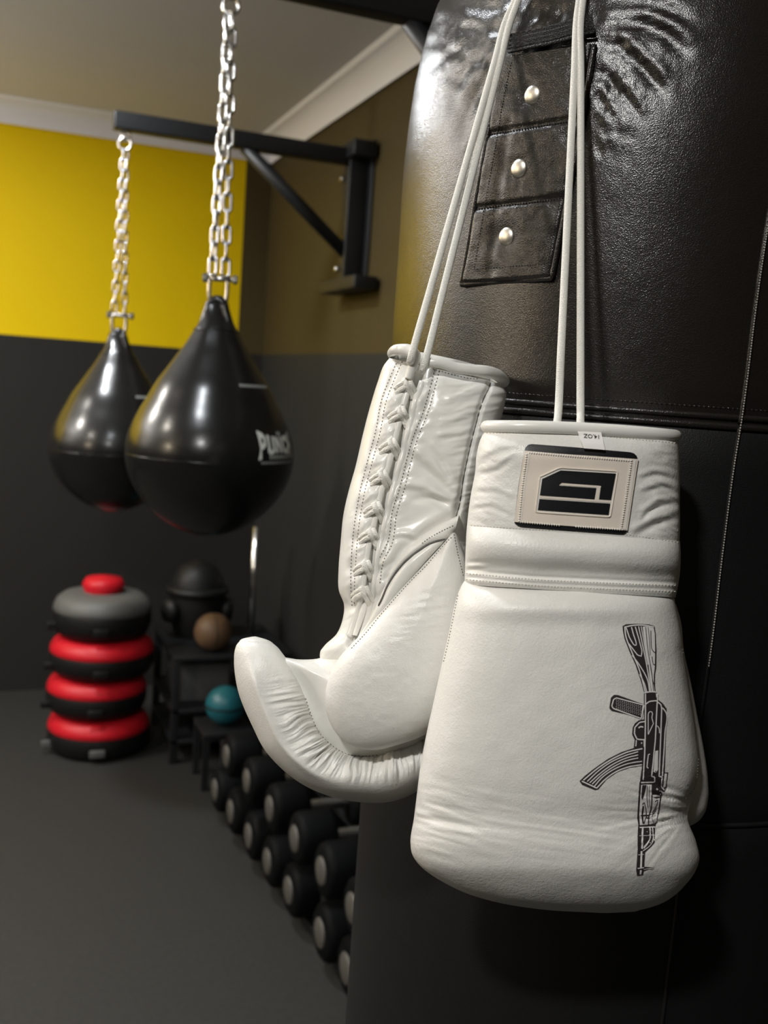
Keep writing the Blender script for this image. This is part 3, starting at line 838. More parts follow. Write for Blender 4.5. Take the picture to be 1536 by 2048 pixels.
# hand
rad_c = np.array([1384, 1622])
def hand_disp(PX, PY, T, a, b):
    w = .0010 * vnoise(PX / 90, PY / 80) + .0004 * vnoise(PX / 34, PY / 26 + 7)
    # gathers running out from the thumb joint
    dx, dy = PX - rad_c[0], PY - rad_c[1]; R_ = np.hypot(dx, dy) + 1e-6; th = np.arctan2(dy, -dx)
    k = np.exp(-((R_ - 35) / 105.0) ** 2) * ss(-dx, 5, 40) * ss(np.cos(th), .35, .8)
    w += k * .55 * (.0030 * vnoise(th * 9 + 20, R_ / 90) + .0030 * vnoise(th * 23 + 3, R_ / 80) + .0024 * vnoise(th * 45, R_ / 60))
    slf = dy / (1 + np.clip(-dx, 0, None) / 110)
    k3 = np.exp(-(((PX - 1340) / 62) ** 2 + ((PY - 1622 + .15 * (1384 - PX)) / 52) ** 2))
    w += k3 * (.0038 * vnoise(PX / 70 + 8, slf / 6.5) + .0020 * vnoise(PX / 34, slf / 3.6))
    # creases at the left edge
    k = np.exp(-(((PX - 838) / 120) ** 2 + ((PY - 1640) / 62) ** 2))
    sl_ = PY - .28 * (PX - 830)
    w += k * (.0028 * vnoise(PX / 90 + 4, sl_ / 13) + .0019 * vnoise(PX / 55, sl_ / 6.5))
    k = np.exp(-((PY - 1655 - .06 * (PX - 1100)) / 55.0) ** 2) * ss(PX, 840, 960) * (1 - ss(PX, 1180, 1300))
    w += k * .0007 * vnoise(PX / 110, (PY - .14 * PX) / 7)
    w += -.0022 * np.exp(-((PY - 1640 - .05 * (PX - 1100)) / 60.0) ** 2)     # slight hollow above the knuckle pad
    w += .004 * np.exp(-((PY - 1214) / 26.0) ** 2) * np.exp(-((PX - 1130) / 190) ** 4)
    w += crease(PX, PY, smooth_line([(1366, 1300), (1380, 1375), (1392, 1450), (1397, 1530), (1386, 1582), (1374, 1604)], 6), .004, 9, False) * .7
    w += -.006 * np.exp(-(((PX - 1380) / 26) ** 2 + ((PY - 1620) / 24) ** 2))
    return w
hkeys = [(938, 1150, 1346, 1170, .026, -.034, 2.6), (926, 1166, 1348, 1186, .032, -.036, 2.6), (918, 1182, 1350, 1204, .039, -.038, 2.6), (912, 1200, 1353, 1222, .043, -.040, 2.6), (901, 1250, 1361, 1262, .047, -.044, 2.6), (886, 1317, 1369, 1325, .049, -.050, 2.6), (869, 1395, 1381, 1400, .050, -.054, 2.6),
         (852, 1472, 1392, 1475, .050, -.056, 2.6), (839, 1545, 1397, 1545, .049, -.056, 2.6), (833, 1595, 1384, 1600, .048, -.055, 2.6), (828, 1635, 1376, 1636, .047, -.055, 2.6), (821, 1687, 1393, 1686, .047, -.055, 2.6),
         (826, 1712, 1399, 1716, .046, -.054, 2.5), (846, 1737, 1391, 1742, .044, -.051, 2.5), (886, 1764, 1375, 1765, .0385, -.044, 2.4), (942, 1790, 1349, 1791, .030, -.034, 2.3), (1015, 1809, 1318, 1809, .021, -.024, 2.2), (1095, 1820, 1280, 1820, .012, -.014, 2.1), (1160, 1824, 1250, 1824.5, .006, -.007, 2.0), (1205, 1826, 1215, 1826, .0005, -.0005, 2.0)]
haV, haF = loft(hkeys, ZR, 230, 380, hand_disp)
hand = make('hand', haV, [f[::-1] for f in haF], 'white_leather', rg)
rbvh = bvh_of((cuV, cuF), (baV, baF), (haV, haF))
# thumb behind the right edge
tk = [(1335, 1200, 1352, 1208, .006, -.012, 2.2), (1325, 1240, 1362, 1244, .012, -.022, 2.2), (1318, 1300, 1368, 1302, .016, -.030, 2.2), (1315, 1352, 1379, 1352, .018, -.036, 2.2), (1315, 1438, 1396, 1438, .020, -.040, 2.2),
      (1318, 1500, 1408, 1500, .021, -.042, 2.2), (1325, 1560, 1416, 1560, .021, -.042, 2.2), (1335, 1600, 1416, 1600, .020, -.040, 2.2), (1345, 1628, 1407, 1630, .016, -.032, 2.2), (1358, 1645, 1392, 1646, .009, -.020, 2.1), (1370, 1653, 1378, 1653, .001, -.002, 2.0)]
make('thumb', *(lambda v, f: (v, [q[::-1] for q in f]))(*loft(tk, ZR + .028, 90, 90, lambda PX, PY, T, a, b: .0008 * vnoise(PX / 40, PY / 30))), 'white_leather', rg)
# collar roll round the opening
def collar(keyL, keyR, z0, wf, wb, n, rad, m=120, bow=0.0):
    th = np.arange(m) * 2 * math.pi / m; e = 2.0 / n
    c, s = np.cos(th), np.sin(th); a = np.sign(c) * np.abs(c) ** e; b = np.sign(s) * np.abs(s) ** e
    px = (keyL[0] + keyR[0]) / 2 + (keyR[0] - keyL[0]) / 2 * a; py = (keyL[1] + keyR[1]) / 2 + (keyR[1] - keyL[1]) / 2 * a - bow * (1 - a ** 2)
    w = np.where(b > 0, wf * b, -wb * b)
    return tube_data(pt(px, py, z0 - w), rad, 12, True)
coV, coF = collar((973, 853), (1351, 872), ZR, .032, -.030, 3.0, .0042, bow=5)
make('collar_roll', coV, coF, 'white_leather_gloss', rg)
# stitching
mb = MB()
stitches(mb, rbvh, [(974, 866), (1137, 868), (1239, 876), (1350, 886)], 6.5, 4.2, .0005)
stitches(mb, rbvh, [(934, 1147), (1069, 1159), (1239, 1167), (1350, 1171)], 6.5, 4.4, .0005)
stitches(mb, rbvh, [(934, 1159), (1069, 1171), (1239, 1179), (1350, 1183)], 6.5, 4.4, .0005)
stitches(mb, rbvh, [(936, 1050), (1030, 1057), (1259, 1070), (1356, 1085)], 6.5, 4.0, .00035)
mb.build('stitching', 'thread_pale', rg, kind='stuff')
mb = MB()
stitches(mb, rbvh, [(916, 1192), (904, 1250), (891, 1310), (888, 1322)], 6.0, 3.6, .0006)
stitches(mb, rbvh, [(1365, 1300), (1379, 1375), (1390, 1445), (1396, 1530), (1386, 1580), (1372, 1596)], 6.0, 3.6, .0005)
mb.build('edge_stitching', 'thread', rg, kind='stuff')

# emblem patch
def c6(pts_): return [(1000 + x / 5.12, 870 + y / 5.12) for x, y in pts_]
backp = c6([(250, 165), (262, 130), (290, 104), (325, 97), (800, 132), (1330, 178), (1368, 190), (1395, 215), (1407, 248), (1350, 620), (1298, 975), (1285, 1000), (1260, 1013), (1225, 1012), (700, 975), (215, 938), (180, 926), (155, 905), (146, 888), (190, 520)])
patch = make('emblem_patch', *drape([backp], rbvh, .0010, 10, .0014), 'print_black', rg, smooth=False)
patch['label'] = 'black backing of the stitched emblem'
beige = c6([(250, 165), (600, 195), (1000, 220), (1407, 248), (1350, 620), (1298, 975), (900, 945), (500, 915), (146, 889), (195, 520)])
pbV, pbF = drape([beige], rbvh, .0019, 8, .0008)
make('emblem_plate', pbV, pbF, 'patch_beige', patch, smooth=False)
pbvh = bvh_of((pbV, pbF))
edges = [strip_polys(c6([(300, 185), (250, 540), (212, 888)]), 1.8), strip_polys(c6([(1380, 256), (1327, 620), (1276, 966)]), 5), strip_polys(c6([(1330, 258), (1280, 620), (1230, 955)]), 1.6)]
for e_ in edges: make('emblem_edge', *drape(e_, pbvh, .0004), 'patch_edge', patch, smooth=False)
mb = MB()
for ln in ([(272, 200), (225, 560), (195, 880)], [(1345, 262), (1290, 640), (1240, 955)], [(300, 182), (820, 225), (1340, 262)], [(210, 890), (700, 932), (1250, 968)]):
    stitches(mb, pbvh, c6(ln), 4.8, 3.8, .0010, smooth=False, off=.0002)
mb.build('emblem_thread', 'patch_edge', patch, kind='stuff')
rim = [c6([(412, 440), (615, 345), (1198, 382), (1122, 832), (372, 782)])]
make('emblem_rim', *drape(rim, pbvh, .0002), 'patch_edge', patch, smooth=False)
rim2 = c6([(408, 430), (612, 335), (1205, 372), (1128, 840), (362, 790)])
make('emblem_ridge', *draped_tube(pbvh, rim2 + rim2[:1], .0006, .0003, 3, 6, False), 'patch_beige', patch)
inner = [c6([(425, 447), (620, 358), (1188, 393), (1116, 822), (384, 770)])]
logo = [c6([(432, 450), (622, 362), (1185, 395), (1135, 665), (1012, 660), (1033, 517), (635, 487), (595, 518), (985, 545), (965, 660), (408, 617)]),
        c6([(403, 655), (1128, 702), (1110, 818), (386, 768)])]
make('emblem_symbol', *drape(logo, pbvh, .0007), 'print_black', patch, smooth=False)
slits = strip_polys(c6([(408, 634), (1132, 682)]), 4.5) + strip_polys(c6([(612, 503), (1012, 531)]), 4.2) + strip_polys(c6([(1012, 531), (988, 668)]), 6.5)
make('emblem_slit', *drape(slits, pbvh, .0005), 'patch_beige', patch, smooth=False)
# size tag
tagp = [(1153, 866), (1200, 868), (1204, 884), (1208, 902), (1166, 899), (1158, 882)]
tgV, tgF = drape([tagp], rbvh, .0040, 8, .0006)
tg = make('size_tag', tgV, tgF, 'print_white', rg, smooth=False)
tbvh = bvh_of((tgV, tgF))
def text_polys(txt, name):
    cu = bpy.data.curves.new(name, 'FONT'); cu.body = txt; cu.size = 1.0; cu.offset = 0.012; cu.resolution_u = 3
    o = bpy.data.objects.new(name, cu); COL.objects.link(o)
    dg = bpy.context.evaluated_depsgraph_get(); me = o.evaluated_get(dg).to_mesh()
    V = np.array([v.co[:] for v in me.vertices]); F = [list(p.vertices) for p in me.polygons]
    o.evaluated_get(dg).to_mesh_clear(); bpy.data.objects.remove(o); bpy.data.curves.remove(cu)
    return V, F
tv, tf = text_polys('14.OZ', 'size_text')
x0, x1 = tv[:, 0].min(), tv[:, 0].max(); y0, y1 = tv[:, 1].min(), tv[:, 1].max()
mp = []
for v in tv:
    u = 1 - (v[0] - x0) / (x1 - x0); w_ = (v[1] - y0) / (y1 - y0)      # upside down
    px = 1167 + u * 31; py = 868 + w_ * 8 + u * 2.5
    mp.append(hit_off(tbvh, px, py, .0004))
mp = [m_ if m_ is not None else mp[0] for m_ in mp]
make('size_lettering', mp, tf, 'print_charcoal', tg, smooth=False)

# printed rifle
def c1(pts_): return [(1120 + x / 3.6577, 1220 + y / 3.6577) for x, y in pts_]
sil = [
    [(458, 150), (456, 118), (480, 104), (560, 100), (650, 105), (690, 118), (698, 170), (704, 300), (702, 425), (694, 470), (694, 560), (702, 640), (712, 665), (612, 665), (612, 600), (590, 520), (550, 400), (505, 300), (470, 210)],
    [(612, 640), (708, 640), (714, 655), (748, 680), (778, 722), (776, 820), (764, 1220), (745, 1340), (582, 1285), (585, 1240), (600, 1130), (606, 1000), (612, 800)],
    [(742, 1190), (790, 1187), (784, 1240), (775, 1300), (765, 1325), (740, 1340)],
    [(580, 1255), (747, 1335), (738, 1380), (718, 1500), (698, 1583), (573, 1583), (563, 1520), (570, 1400)],
    [(570, 1575), (695, 1575), (690, 1700), (665, 1732), (622, 1772), (614, 1890), (606, 1935), (562, 1942), (556, 1900), (566, 1760), (566, 1650)],
    [(604, 1876), (692, 1882), (610, 1908)],
    [(360, 708), (372, 640), (395, 620), (425, 622), (612, 690), (620, 705), (597, 803), (540, 775), (378, 738), (362, 722)],
    [(545, 830), (575, 806), (622, 798), (622, 1005), (538, 1005), (545, 950), (526, 910), (530, 860)],
    [(612, 1000), (540, 1008), (450, 1038), (350, 1088), (250, 1158), (180, 1213), (142, 1250), (160, 1278), (255, 1316), (278, 1312), (340, 1238), (420, 1183), (510, 1152), (604, 1138)]]
make('rifle_print', *drape([c1(p) for p in sil], rbvh, .00035, 9), 'print_charcoal', hand, smooth=False)
whites = [[(602, 122), (640, 118), (682, 128), (690, 170), (693, 300), (690, 420), (683, 480), (685, 560), (690, 600), (668, 597), (655, 510), (645, 400), (622, 280), (608, 180)],
          [(695, 1030), (716, 1026), (713, 1170), (700, 1188), (682, 1182), (688, 1080)], [(762, 1196), (780, 1195), (770, 1290), (752, 1305)],
          [(592, 1278), (668, 1276), (668, 1352), (730, 1352), (722, 1420), (702, 1555), (640, 1570), (582, 1572), (578, 1480), (585, 1380)]]
for p in whites: make('rifle_highlight', *drape([c1(p)], rbvh, .00055, 9), 'print_white', hand, smooth=False)
wl_ = [([(472, 128), (476, 175), (520, 300), (575, 430), (610, 555), (622, 606)], 7), ([(468, 126), (520, 114), (600, 110), (684, 124)], 7),
       ([(482, 130), (505, 200), (535, 252), (556, 262), (554, 235), (535, 180), (520, 125)], 6), ([(548, 122), (575, 215), (597, 300), (592, 338), (565, 330), (500, 245)], 6),
       ([(572, 120), (598, 240), (630, 400), (650, 520), (660, 600)], 6), ([(590, 120), (612, 240), (640, 400)], 5), ([(525, 330), (590, 420), (640, 520), (652, 600)], 6), ([(580, 470), (615, 540), (632, 600)], 6),
       ([(612, 606), (660, 597), (704, 600)], 7), ([(622, 612), (622, 800), (618, 1000), (606, 1240)], 7), ([(712, 612), (706, 700), (694, 950), (668, 1215), (692, 1218), (690, 1256), (590, 1262)], 7),
       ([(622, 690), (650, 668), (700, 662), (735, 692), (740, 722), (734, 900), (722, 1215)], 7), ([(745, 714), (768, 742), (764, 900), (745, 1215)], 7), ([(722, 1215), (745, 1218), (738, 1290), (760, 1320)], 6),
       ([(642, 910), (642, 760), (650, 742), (668, 742), (674, 760), (668, 785), (680, 830), (642, 910)], 5), ([(655, 1052), (643, 1056), (638, 1100), (634, 1150), (645, 1156)], 6), ([(704, 845), (722, 860), (725, 900)], 5),
       ([(612, 696), (410, 642), (390, 652), (376, 705), (390, 720), (592, 793), (612, 696)], 6), ([(590, 800), (596, 760), (604, 700)], 5),
       ([(620, 815), (580, 820), (545, 858), (542, 905), (562, 945), (618, 948)], 7), ([(556, 950), (552, 996)], 6), ([(612, 950), (612, 1000)], 5), ([(572, 862), (588, 850), (606, 856)], 8), ([(590, 972), (598, 972)], 9),
       ([(600, 1013), (500, 1035), (400, 1078), (290, 1145), (170, 1243)], 7), ([(158, 1250), (265, 1300)], 7), ([(597, 1130), (500, 1146), (410, 1180), (330, 1236), (266, 1302)], 7), ([(597, 1105), (495, 1122), (400, 1160), (310, 1220), (248, 1290)], 6),
       ([(570, 1035), (480, 1062), (370, 1112), (280, 1175), (198, 1252)], 6), ([(570, 1058), (480, 1082), (380, 1130), (290, 1195), (216, 1262)], 6), ([(570, 1080), (480, 1102), (385, 1148), (300, 1208), (234, 1272)], 6),
       ([(602, 1590), (598, 1745)], 10), ([(656, 1590), (652, 1685), (610, 1740)], 8), ([(674, 1590), (672, 1700), (640, 1735), (604, 1760)], 6), ([(594, 1762), (590, 1885)], 10), ([(580, 1590), (690, 1588)], 5), ([(566, 1888), (612, 1882)], 5), ([(570, 1790), (612, 1786)], 3), ([(590, 1900), (586, 1930)], 10), ([(578, 1650), (690, 1646)], 3), ([(610, 1895), (682, 1884)], 3)]
polys = []
def gentle(ln):
    d = np.diff(np.array(ln, float), axis=0); d /= np.linalg.norm(d, axis=1)[:, None]
    return len(ln) > 2 and (d[:-1] * d[1:]).sum(1).min() > .72
for ln, wd in wl_: polys += strip_polys(c1(ln), wd * 1.25 / 3.6577, 4, gentle(ln))
for i in range(13):
    for j in range(6):
        bx, by = 408 + i * 14.5, 655 + i * 4.0 + j * 12.5
        if by < 742 + (bx - 400) * .26 - 20: polys += strip_polys(c1([(bx + 3 * (j % 2), by), (bx + 5 + 3 * (j % 2), by + 3)]), 1.0, 3)
make('rifle_linework', *drape(polys, rbvh, .0007, 9), 'print_white', hand, smooth=False, kind='stuff')
blk = []
for ln, wd in [([(622, 125), (640, 300), (668, 470), (680, 590)], 5), ([(640, 125), (650, 220), (655, 330)], 4), ([(660, 150), (662, 230), (672, 295), (690, 312)], 5), ([(668, 340), (676, 395), (690, 400)], 5), ([(655, 400), (672, 500), (686, 560)], 4),
               ([(606, 1280), (596, 1380), (610, 1330), (622, 1280)], 14), ([(635, 1285), (632, 1360), (640, 1440)], 5), ([(650, 1285), (650, 1400), (655, 1440)], 4), ([(600, 1420), (612, 1400), (622, 1440), (630, 1500), (610, 1560)], 6), ([(606, 1430), (598, 1500), (605, 1560)], 12),
               ([(668, 1352), (664, 1440), (648, 1500), (642, 1570)], 8), ([(690, 1400), (712, 1385), (705, 1420), (670, 1480)], 5), ([(700, 1440), (680, 1490), (668, 1510)], 5), ([(585, 1500), (640, 1500), (700, 1490)], 3), ([(672, 1368), (726, 1368)], 5), ([(668, 1520), (680, 1550)], 4), ([(735, 1355), (722, 1350), (675, 1345)], 5),
               ([(692, 1176), (698, 1180)], 7)]:
    blk += strip_polys(c1(ln), wd / 3.6577, 4, gentle(ln))
make('rifle_shading', *drape(blk, rbvh, .0009, 9), 'print_charcoal', hand, smooth=False, kind='stuff')

# ================================================================ left glove: palm and thumb side
ZL = 0.765
lg = thing('boxing_glove', pt(720, 1606, ZL), 'white leather boxing glove showing its laced wrist and curled fingers, behind', 'boxing glove', 'pair of white lace-up gloves')
OPEN = smooth_line([(842, 738), (833, 765), (822, 795), (808, 850), (795, 905), (777, 970), (763, 1030), (752, 1075), (741, 1140), (735, 1190), (722, 1240), (705, 1285)], 6)
LACES = [(814, 772), (801, 830), (783, 893), (764, 956), (752, 1020), (742, 1072), (731, 1136), (727, 1186)]
stl = [(798, 715), (782, 751), (764, 798), (751, 864), (738, 912), (719, 988), (710, 1041), (703, 1115), (702, 1180), (704, 1210)]
stl2 = [(x + 9, y + 3) for x, y in stl[:-2]] + [(709, 1180), (709, 1206)]
strr = [(869, 740), (861, 772), (846, 825), (827, 872), (814, 917), (801, 970), (785, 1022), (774, 1088), (759, 1117), (751, 1162)]
strr2 = [(x + 9, y + 3) for x, y in strr]
side_seam = [(984, 754), (978, 775), (967, 798), (951, 851), (941, 890), (927, 956), (917, 1017), (911, 1036)]
fold_l = [([(905, 1020), (850, 990), (810, 985)], 2.4, 10), ([(912, 1000), (870, 955), (835, 925), (818, 915)], 2.2, 12), ([(905, 965), (885, 930), (868, 900)], 1.5, 7), ([(820, 1000), (870, 1000), (905, 1010)], 1.6, 7),
          ([(955, 830), (920, 845), (885, 855)], .9, 7), ([(975, 790), (930, 800), (900, 808)], .8, 7), ([(945, 870), (905, 875), (880, 880)], .8, 6), ([(900, 1040), (850, 1070), (795, 1110), (770, 1150)], 2.5, 12), ([(830, 1085), (810, 1075), (790, 1080)], 1.4, 6)]
def lcuff_disp(PX, PY, T, a, b):
    w = crease(PX, PY, OPEN, .0085, 11, False)
    for q in LACES:      # leather pulled in where the lace bites
        for sx in (-1, 1):
            w += -.0030 * np.exp(-(((PX - q[0] - sx * 20) / 12) ** 2 + ((PY - q[1] - 6) / 11) ** 2))
    for i in range(len(LACES) - 1):
        m = (np.array(LACES[i]) + np.array(LACES[i + 1])) / 2
        for sx in (-1, 1):
            w += .0026 * np.exp(-(((PX - m[0] - sx * 24) / 18) ** 2 + ((PY - m[1]) / 20) ** 2))
    for ln in (stl, strr): w += crease(PX, PY, smooth_line(np.array(ln) + np.array([4, 1.5]), 8), .0016, 7, False)
    w += crease(PX, PY, smooth_line(side_seam, 8), .0042, 5, False)
    for ln, dep, wid in fold_l:
        w += crease(PX, PY, smooth_line(ln, 6), dep * .0014, wid)
        w += .0007 * dep * np.exp(-(dist_line(PX, PY, np.array(ln) + np.array([0, -wid * 1.8]))[0] / wid) ** 2)
    d, al = dist_line(PX, PY, OPEN); near = np.exp(-((d - 30) / 24) ** 2)
    w += near * (.0016 * vnoise(PX / 24, (PY + .5 * PX) / 11) + .0008 * vnoise(PX / 12 + 3, (PY + .6 * PX) / 6))
    k = ss(PX, 850, 930)
    w += k * (.0015 * vnoise(PX / 40, (PY + .15 * PX) / 8) + .0008 * vnoise(PX / 18, (PY + .2 * PX) / 4.5))
    w += .0012 * vnoise(PX / 60, PY / 50)
    w += -.0035 * np.exp(-(((PX - 700) / 40) ** 2 + ((PY - 1215) / 12) ** 2))
    return w
lkeys = [(779, 716, 1003, 768, .028, -.030, 3.0), (768, 730, 1011, 782, .034, -.032, 3.0), (756, 762, 1011, 800, .038, -.033, 2.9), (744, 800, 1004, 832, .040, -.034, 2.8), (735, 832, 995, 862, .041, -.034, 2.8), (725, 872, 982, 900, .041, -.034, 2.8),
         (711, 933, 966, 950, .041, -.034, 2.8), (697, 983, 952, 992, .041, -.034, 2.8), (687, 1028, 942, 1034, .041, -.034, 2.8), (681, 1088, 940, 1080, .042, -.034, 2.8), (677, 1141, 940, 1130, .042, -.034, 2.8), (678, 1182, 930, 1180, .040, -.034, 2.7),
         (688, 1210, 915, 1215, .036, -.034, 2.6), (686, 1235, 900, 1240, .034, -.034, 2.5), (673, 1268, 885, 1272, .033, -.034, 2.4), (650, 1290, 870, 1300, .031, -.034, 2.3), (640, 1306, 850, 1325, .027, -.032, 2.2), (645, 1322, 820, 1345, .020, -.026, 2.1), (680, 1345, 760, 1355, .006, -.008, 2.0)]
lcV, lcF = loft(lkeys, ZL, 250, 320, lcuff_disp)
lcuff = make('cuff', lcV, [f[::-1] for f in lcF], 'white_leather_gloss', lg)
lk = [(796, 722, 990, 764, .022, -.026, 3.0), (788, 745, 988, 785, .022, -.026, 3.0), (780, 775, 980, 810, .022, -.025, 2.8), (782, 815, 955, 845, .020, -.022, 2.6), (800, 850, 925, 872, .014, -.016, 2.4), (830, 870, 890, 882, .006, -.007, 2.2), (858, 878, 862, 880, .001, -.001, 2.0)]
make('lining', *loft(lk, ZL, 24, 80), 'white_lining', lg)
lbvh = bvh_of((lcV, lcF))
# collar rolls: short left piece that folds down beside the lacing, long right piece
def roll(pts_, rad, name='collar_roll', taper=None, mt='white_leather_gloss'):
    P = spline(np.array(pts_, float), 60); r = np.full(60, rad)
    if taper: r = rad * np.interp(np.linspace(0, 1, 60), [0, .5, 1], taper)
    V, F = tube_data(pt(P[:, 0], P[:, 1], P[:, 2]), r, 14)
    n = len(V); ends = []
    return make(name, V, F, mt, lg)
roll([(787, 712, ZL + .020), (784, 707, ZL + .004), (788, 702, ZL - .020), (805, 699, ZL - .036), (820, 702, ZL - .040), (829, 710, ZL - .041), (828, 722, ZL - .041), (822, 740, ZL - .040), (816, 758, ZL - .040)], .0046, taper=[.8, 1, .55])
roll([(846, 733, ZL - .036), (856, 726, ZL - .038), (878, 726, ZL - .039), (910, 735, ZL - .038), (945, 740, ZL - .036), (978, 744, ZL - .030), (1000, 754, ZL - .014), (1008, 764, ZL + .004), (1000, 762, ZL + .022), (960, 745, ZL + .032), (880, 724, ZL + .034), (810, 712, ZL + .032), (788, 711, ZL + .022)], .0046, taper=[.8, 1.0, 1.0])
# the tongue under the lacing and the piped edges of the opening
make('tongue', *loft([(826, 742, 850, 748, .004, -.01, 2), (800, 850, 822, 855, .004, -.01, 2), (757, 1030, 775, 1035, .004, -.01, 2), (728, 1190, 745, 1195, .004, -.01, 2), (705, 1270, 715, 1272, .003, -.01, 2)], ZL - .026, 50, 16), 'white_leather_gloss', lg)
for sx, nm in ((-9, 'opening_edge'), (9, 'opening_edge')):
    L = resample(OPEN[4:-2] if sx > 0 else OPEN[6:-2], 6)
    P = []
    for q in L:
        h, _ = hit(lbvh, q[0] + sx * 1.25, q[1] + (0 if sx < 0 else 2))
        if h is not None: P.append(h)
    P = np.array(P)
    for _ in range(6): P[1:-1] = (P[:-2] + 2 * P[1:-1] + P[2:]) / 4
    make(nm, *tube_data(P, np.linspace(.0028, .0022, len(P)), 10), 'white_leather_gloss', lg)
# crossed lace
for i, q in enumerate(LACES):
    x, y = q; s = 1.0 - .012 * i; top = .0035
    def lp(pts_):
        out = []
        for (dx, dy, o) in pts_:
            h, _ = hit(lbvh, x + dx * s, y + dy * s); v = CAM - h; v /= np.linalg.norm(v)
            out.append([x + dx * s, y + dy * s, o, np.linalg.norm((h - CAM) @ FW)])
        base = min(o[3] for o in out)
        return np.array([pt(o[0], o[1], min(o[3], base + .006) - o[2]) for o in out])
    a = spline(lp([(-22, 15, -.001), (-15, 8, .002), (-5, 2, .004), (5, -9, .003)]), 14)
    b = spline(lp([(-5, -13, .002), (-1, -3, .0055), (5, 9, .005), (11, 21, .002), (12, 26, -.001)]), 16)
    lr_ = .0019
    make('lace_crossing', *tube_data(a, lr_, 10), 'cord', lg)
    make('lace_crossing', *tube_data(a + UP * .0034 - RT * .0008, lr_ * .9, 10), 'cord', lg)
    make('lace_crossing', *tube_data(b, lr_ * 1.1, 10), 'cord', lg)
    make('lace_crossing', *tube_data(b + RT * .0034 + UP * .0008, lr_ * .95, 10), 'cord', lg)
mb = MB()
for ln in (stl, stl2, strr, strr2): stitches(mb, lbvh, ln, 7.0, 4.2, .00055)
stitches(mb, lbvh, [(866, 738), (900, 748), (940, 757), (980, 757)], 6.5, 4.0, .0005)
stitches(mb, lbvh, [(790, 717), (805, 717), (815, 721)], 6.5, 4.0, .0005)
mb.build('stitching', 'thread', lg, kind='stuff')
make('side_seam', *draped_tube(lbvh, side_seam, .0006, -.0002), 'thread_dark', lg)
# gusset between wrist and thumb
gk = [(918, 1030, 910, 1062, .006, -.03, 2.4), (877, 1050, 890, 1084, .010, -.03, 2.4), (846, 1071, 853, 1124, .011, -.03, 2.4), (803, 1108, 824, 1158, .011, -.03, 2.4), (782, 1141, 802, 1184, .010, -.03, 2.4), (764, 1182, 762, 1234, .008, -.03, 2.4), (740, 1236, 735, 1262, .004, -.03, 2.4), (712, 1280, 705, 1290, .001, -.02, 2.2)]
mid_g = smooth_line([(890, 1078), (862, 1086), (838, 1101), (812, 1122), (790, 1148), (775, 1172), (764, 1198), (757, 1212)], 6)
gV, gF = loft(gk, ZL - .038, 110, 60, lambda PX, PY, T, a, b: crease(PX, PY, mid_g, .004, 5, True) + .0006 * vnoise(PX / 20, PY / 20))
make('thumb_gusset', gV, [f[::-1] for f in gF], 'white_leather_gloss', lg)
gb = bvh_of((gV, gF))
make('gusset_seam', *draped_tube(gb, mid_g, .0008, .0002), 'thread_dark', lg)
mb = MB(); stitches(mb, gb, [(905, 1052), (884, 1062), (862, 1074), (845, 1086)], 6, 4, .0005); mb.build('gusset_stitching', 'thread', lg, kind='stuff')
# thumb pad
TOUT = [(906, 1064), (889, 1083), (852, 1123), (822, 1155), (797, 1181), (756, 1228), (730, 1260), (700, 1291), (676, 1319), (660, 1350), (651, 1385), (651, 1416), (660, 1446), (677, 1472), (701, 1490), (724, 1498), (758, 1499), (795, 1490), (829, 1479), (860, 1464), (905, 1430), (940, 1370), (955, 1290), (945, 1190), (925, 1100)]
def thumb_disp(PX, PY, R_):
    w = .0009 * vnoise(PX / 50, PY / 46) + .0004 * vnoise(PX / 16, PY / 12)
    k = np.exp(-(((PX - 850) / 70) ** 2 + ((PY - 1215) / 60) ** 2)); w += k * .0010 * vnoise(PX / 34, (PY + .1 * PX) / 5.5)
    return w
thV, thF = pillow(TOUT, (800, 1345), ZL - .040, .026, -.040, p=2.6, disp=thumb_disp)
thumb = make('thumb', thV, thF, 'white_leather', lg)
tb = bvh_of((thV, thF))
mb = MB()
stitches(mb, tb, [(902, 1076), (888, 1090), (854, 1130), (824, 1160), (800, 1186), (758, 1234), (732, 1266), (704, 1296)], 6.0, 3.8, .0006)
stitches(mb, tb, [(908, 1070), (916, 1110), (926, 1150)], 6.0, 3.8, .0006)
mb.build('thumb_stitching', 'thread', lg, kind='stuff')
# palm between thumb and fingers
POUT = [(560, 1316), (600, 1319), (640, 1316), (700, 1270), (790, 1230), (880, 1300), (890, 1420), (850, 1500), (770, 1525), (700, 1520), (640, 1480), (605, 1430), (580, 1370)]
paV, paF = pillow(POUT, (720, 1390), ZL, .026, -.05, p=3.0, nr=40, nt=120, disp=lambda PX, PY, R_: .0016 * vnoise(PX / 40, PY / 50) + crease(PX, PY, [(628, 1316), (650, 1340), (668, 1362)], .003, 5) + crease(PX, PY, [(575, 1318), (600, 1360), (640, 1440)], .004, 16))
make('palm', paV, paF, 'white_leather_gloss', lg)
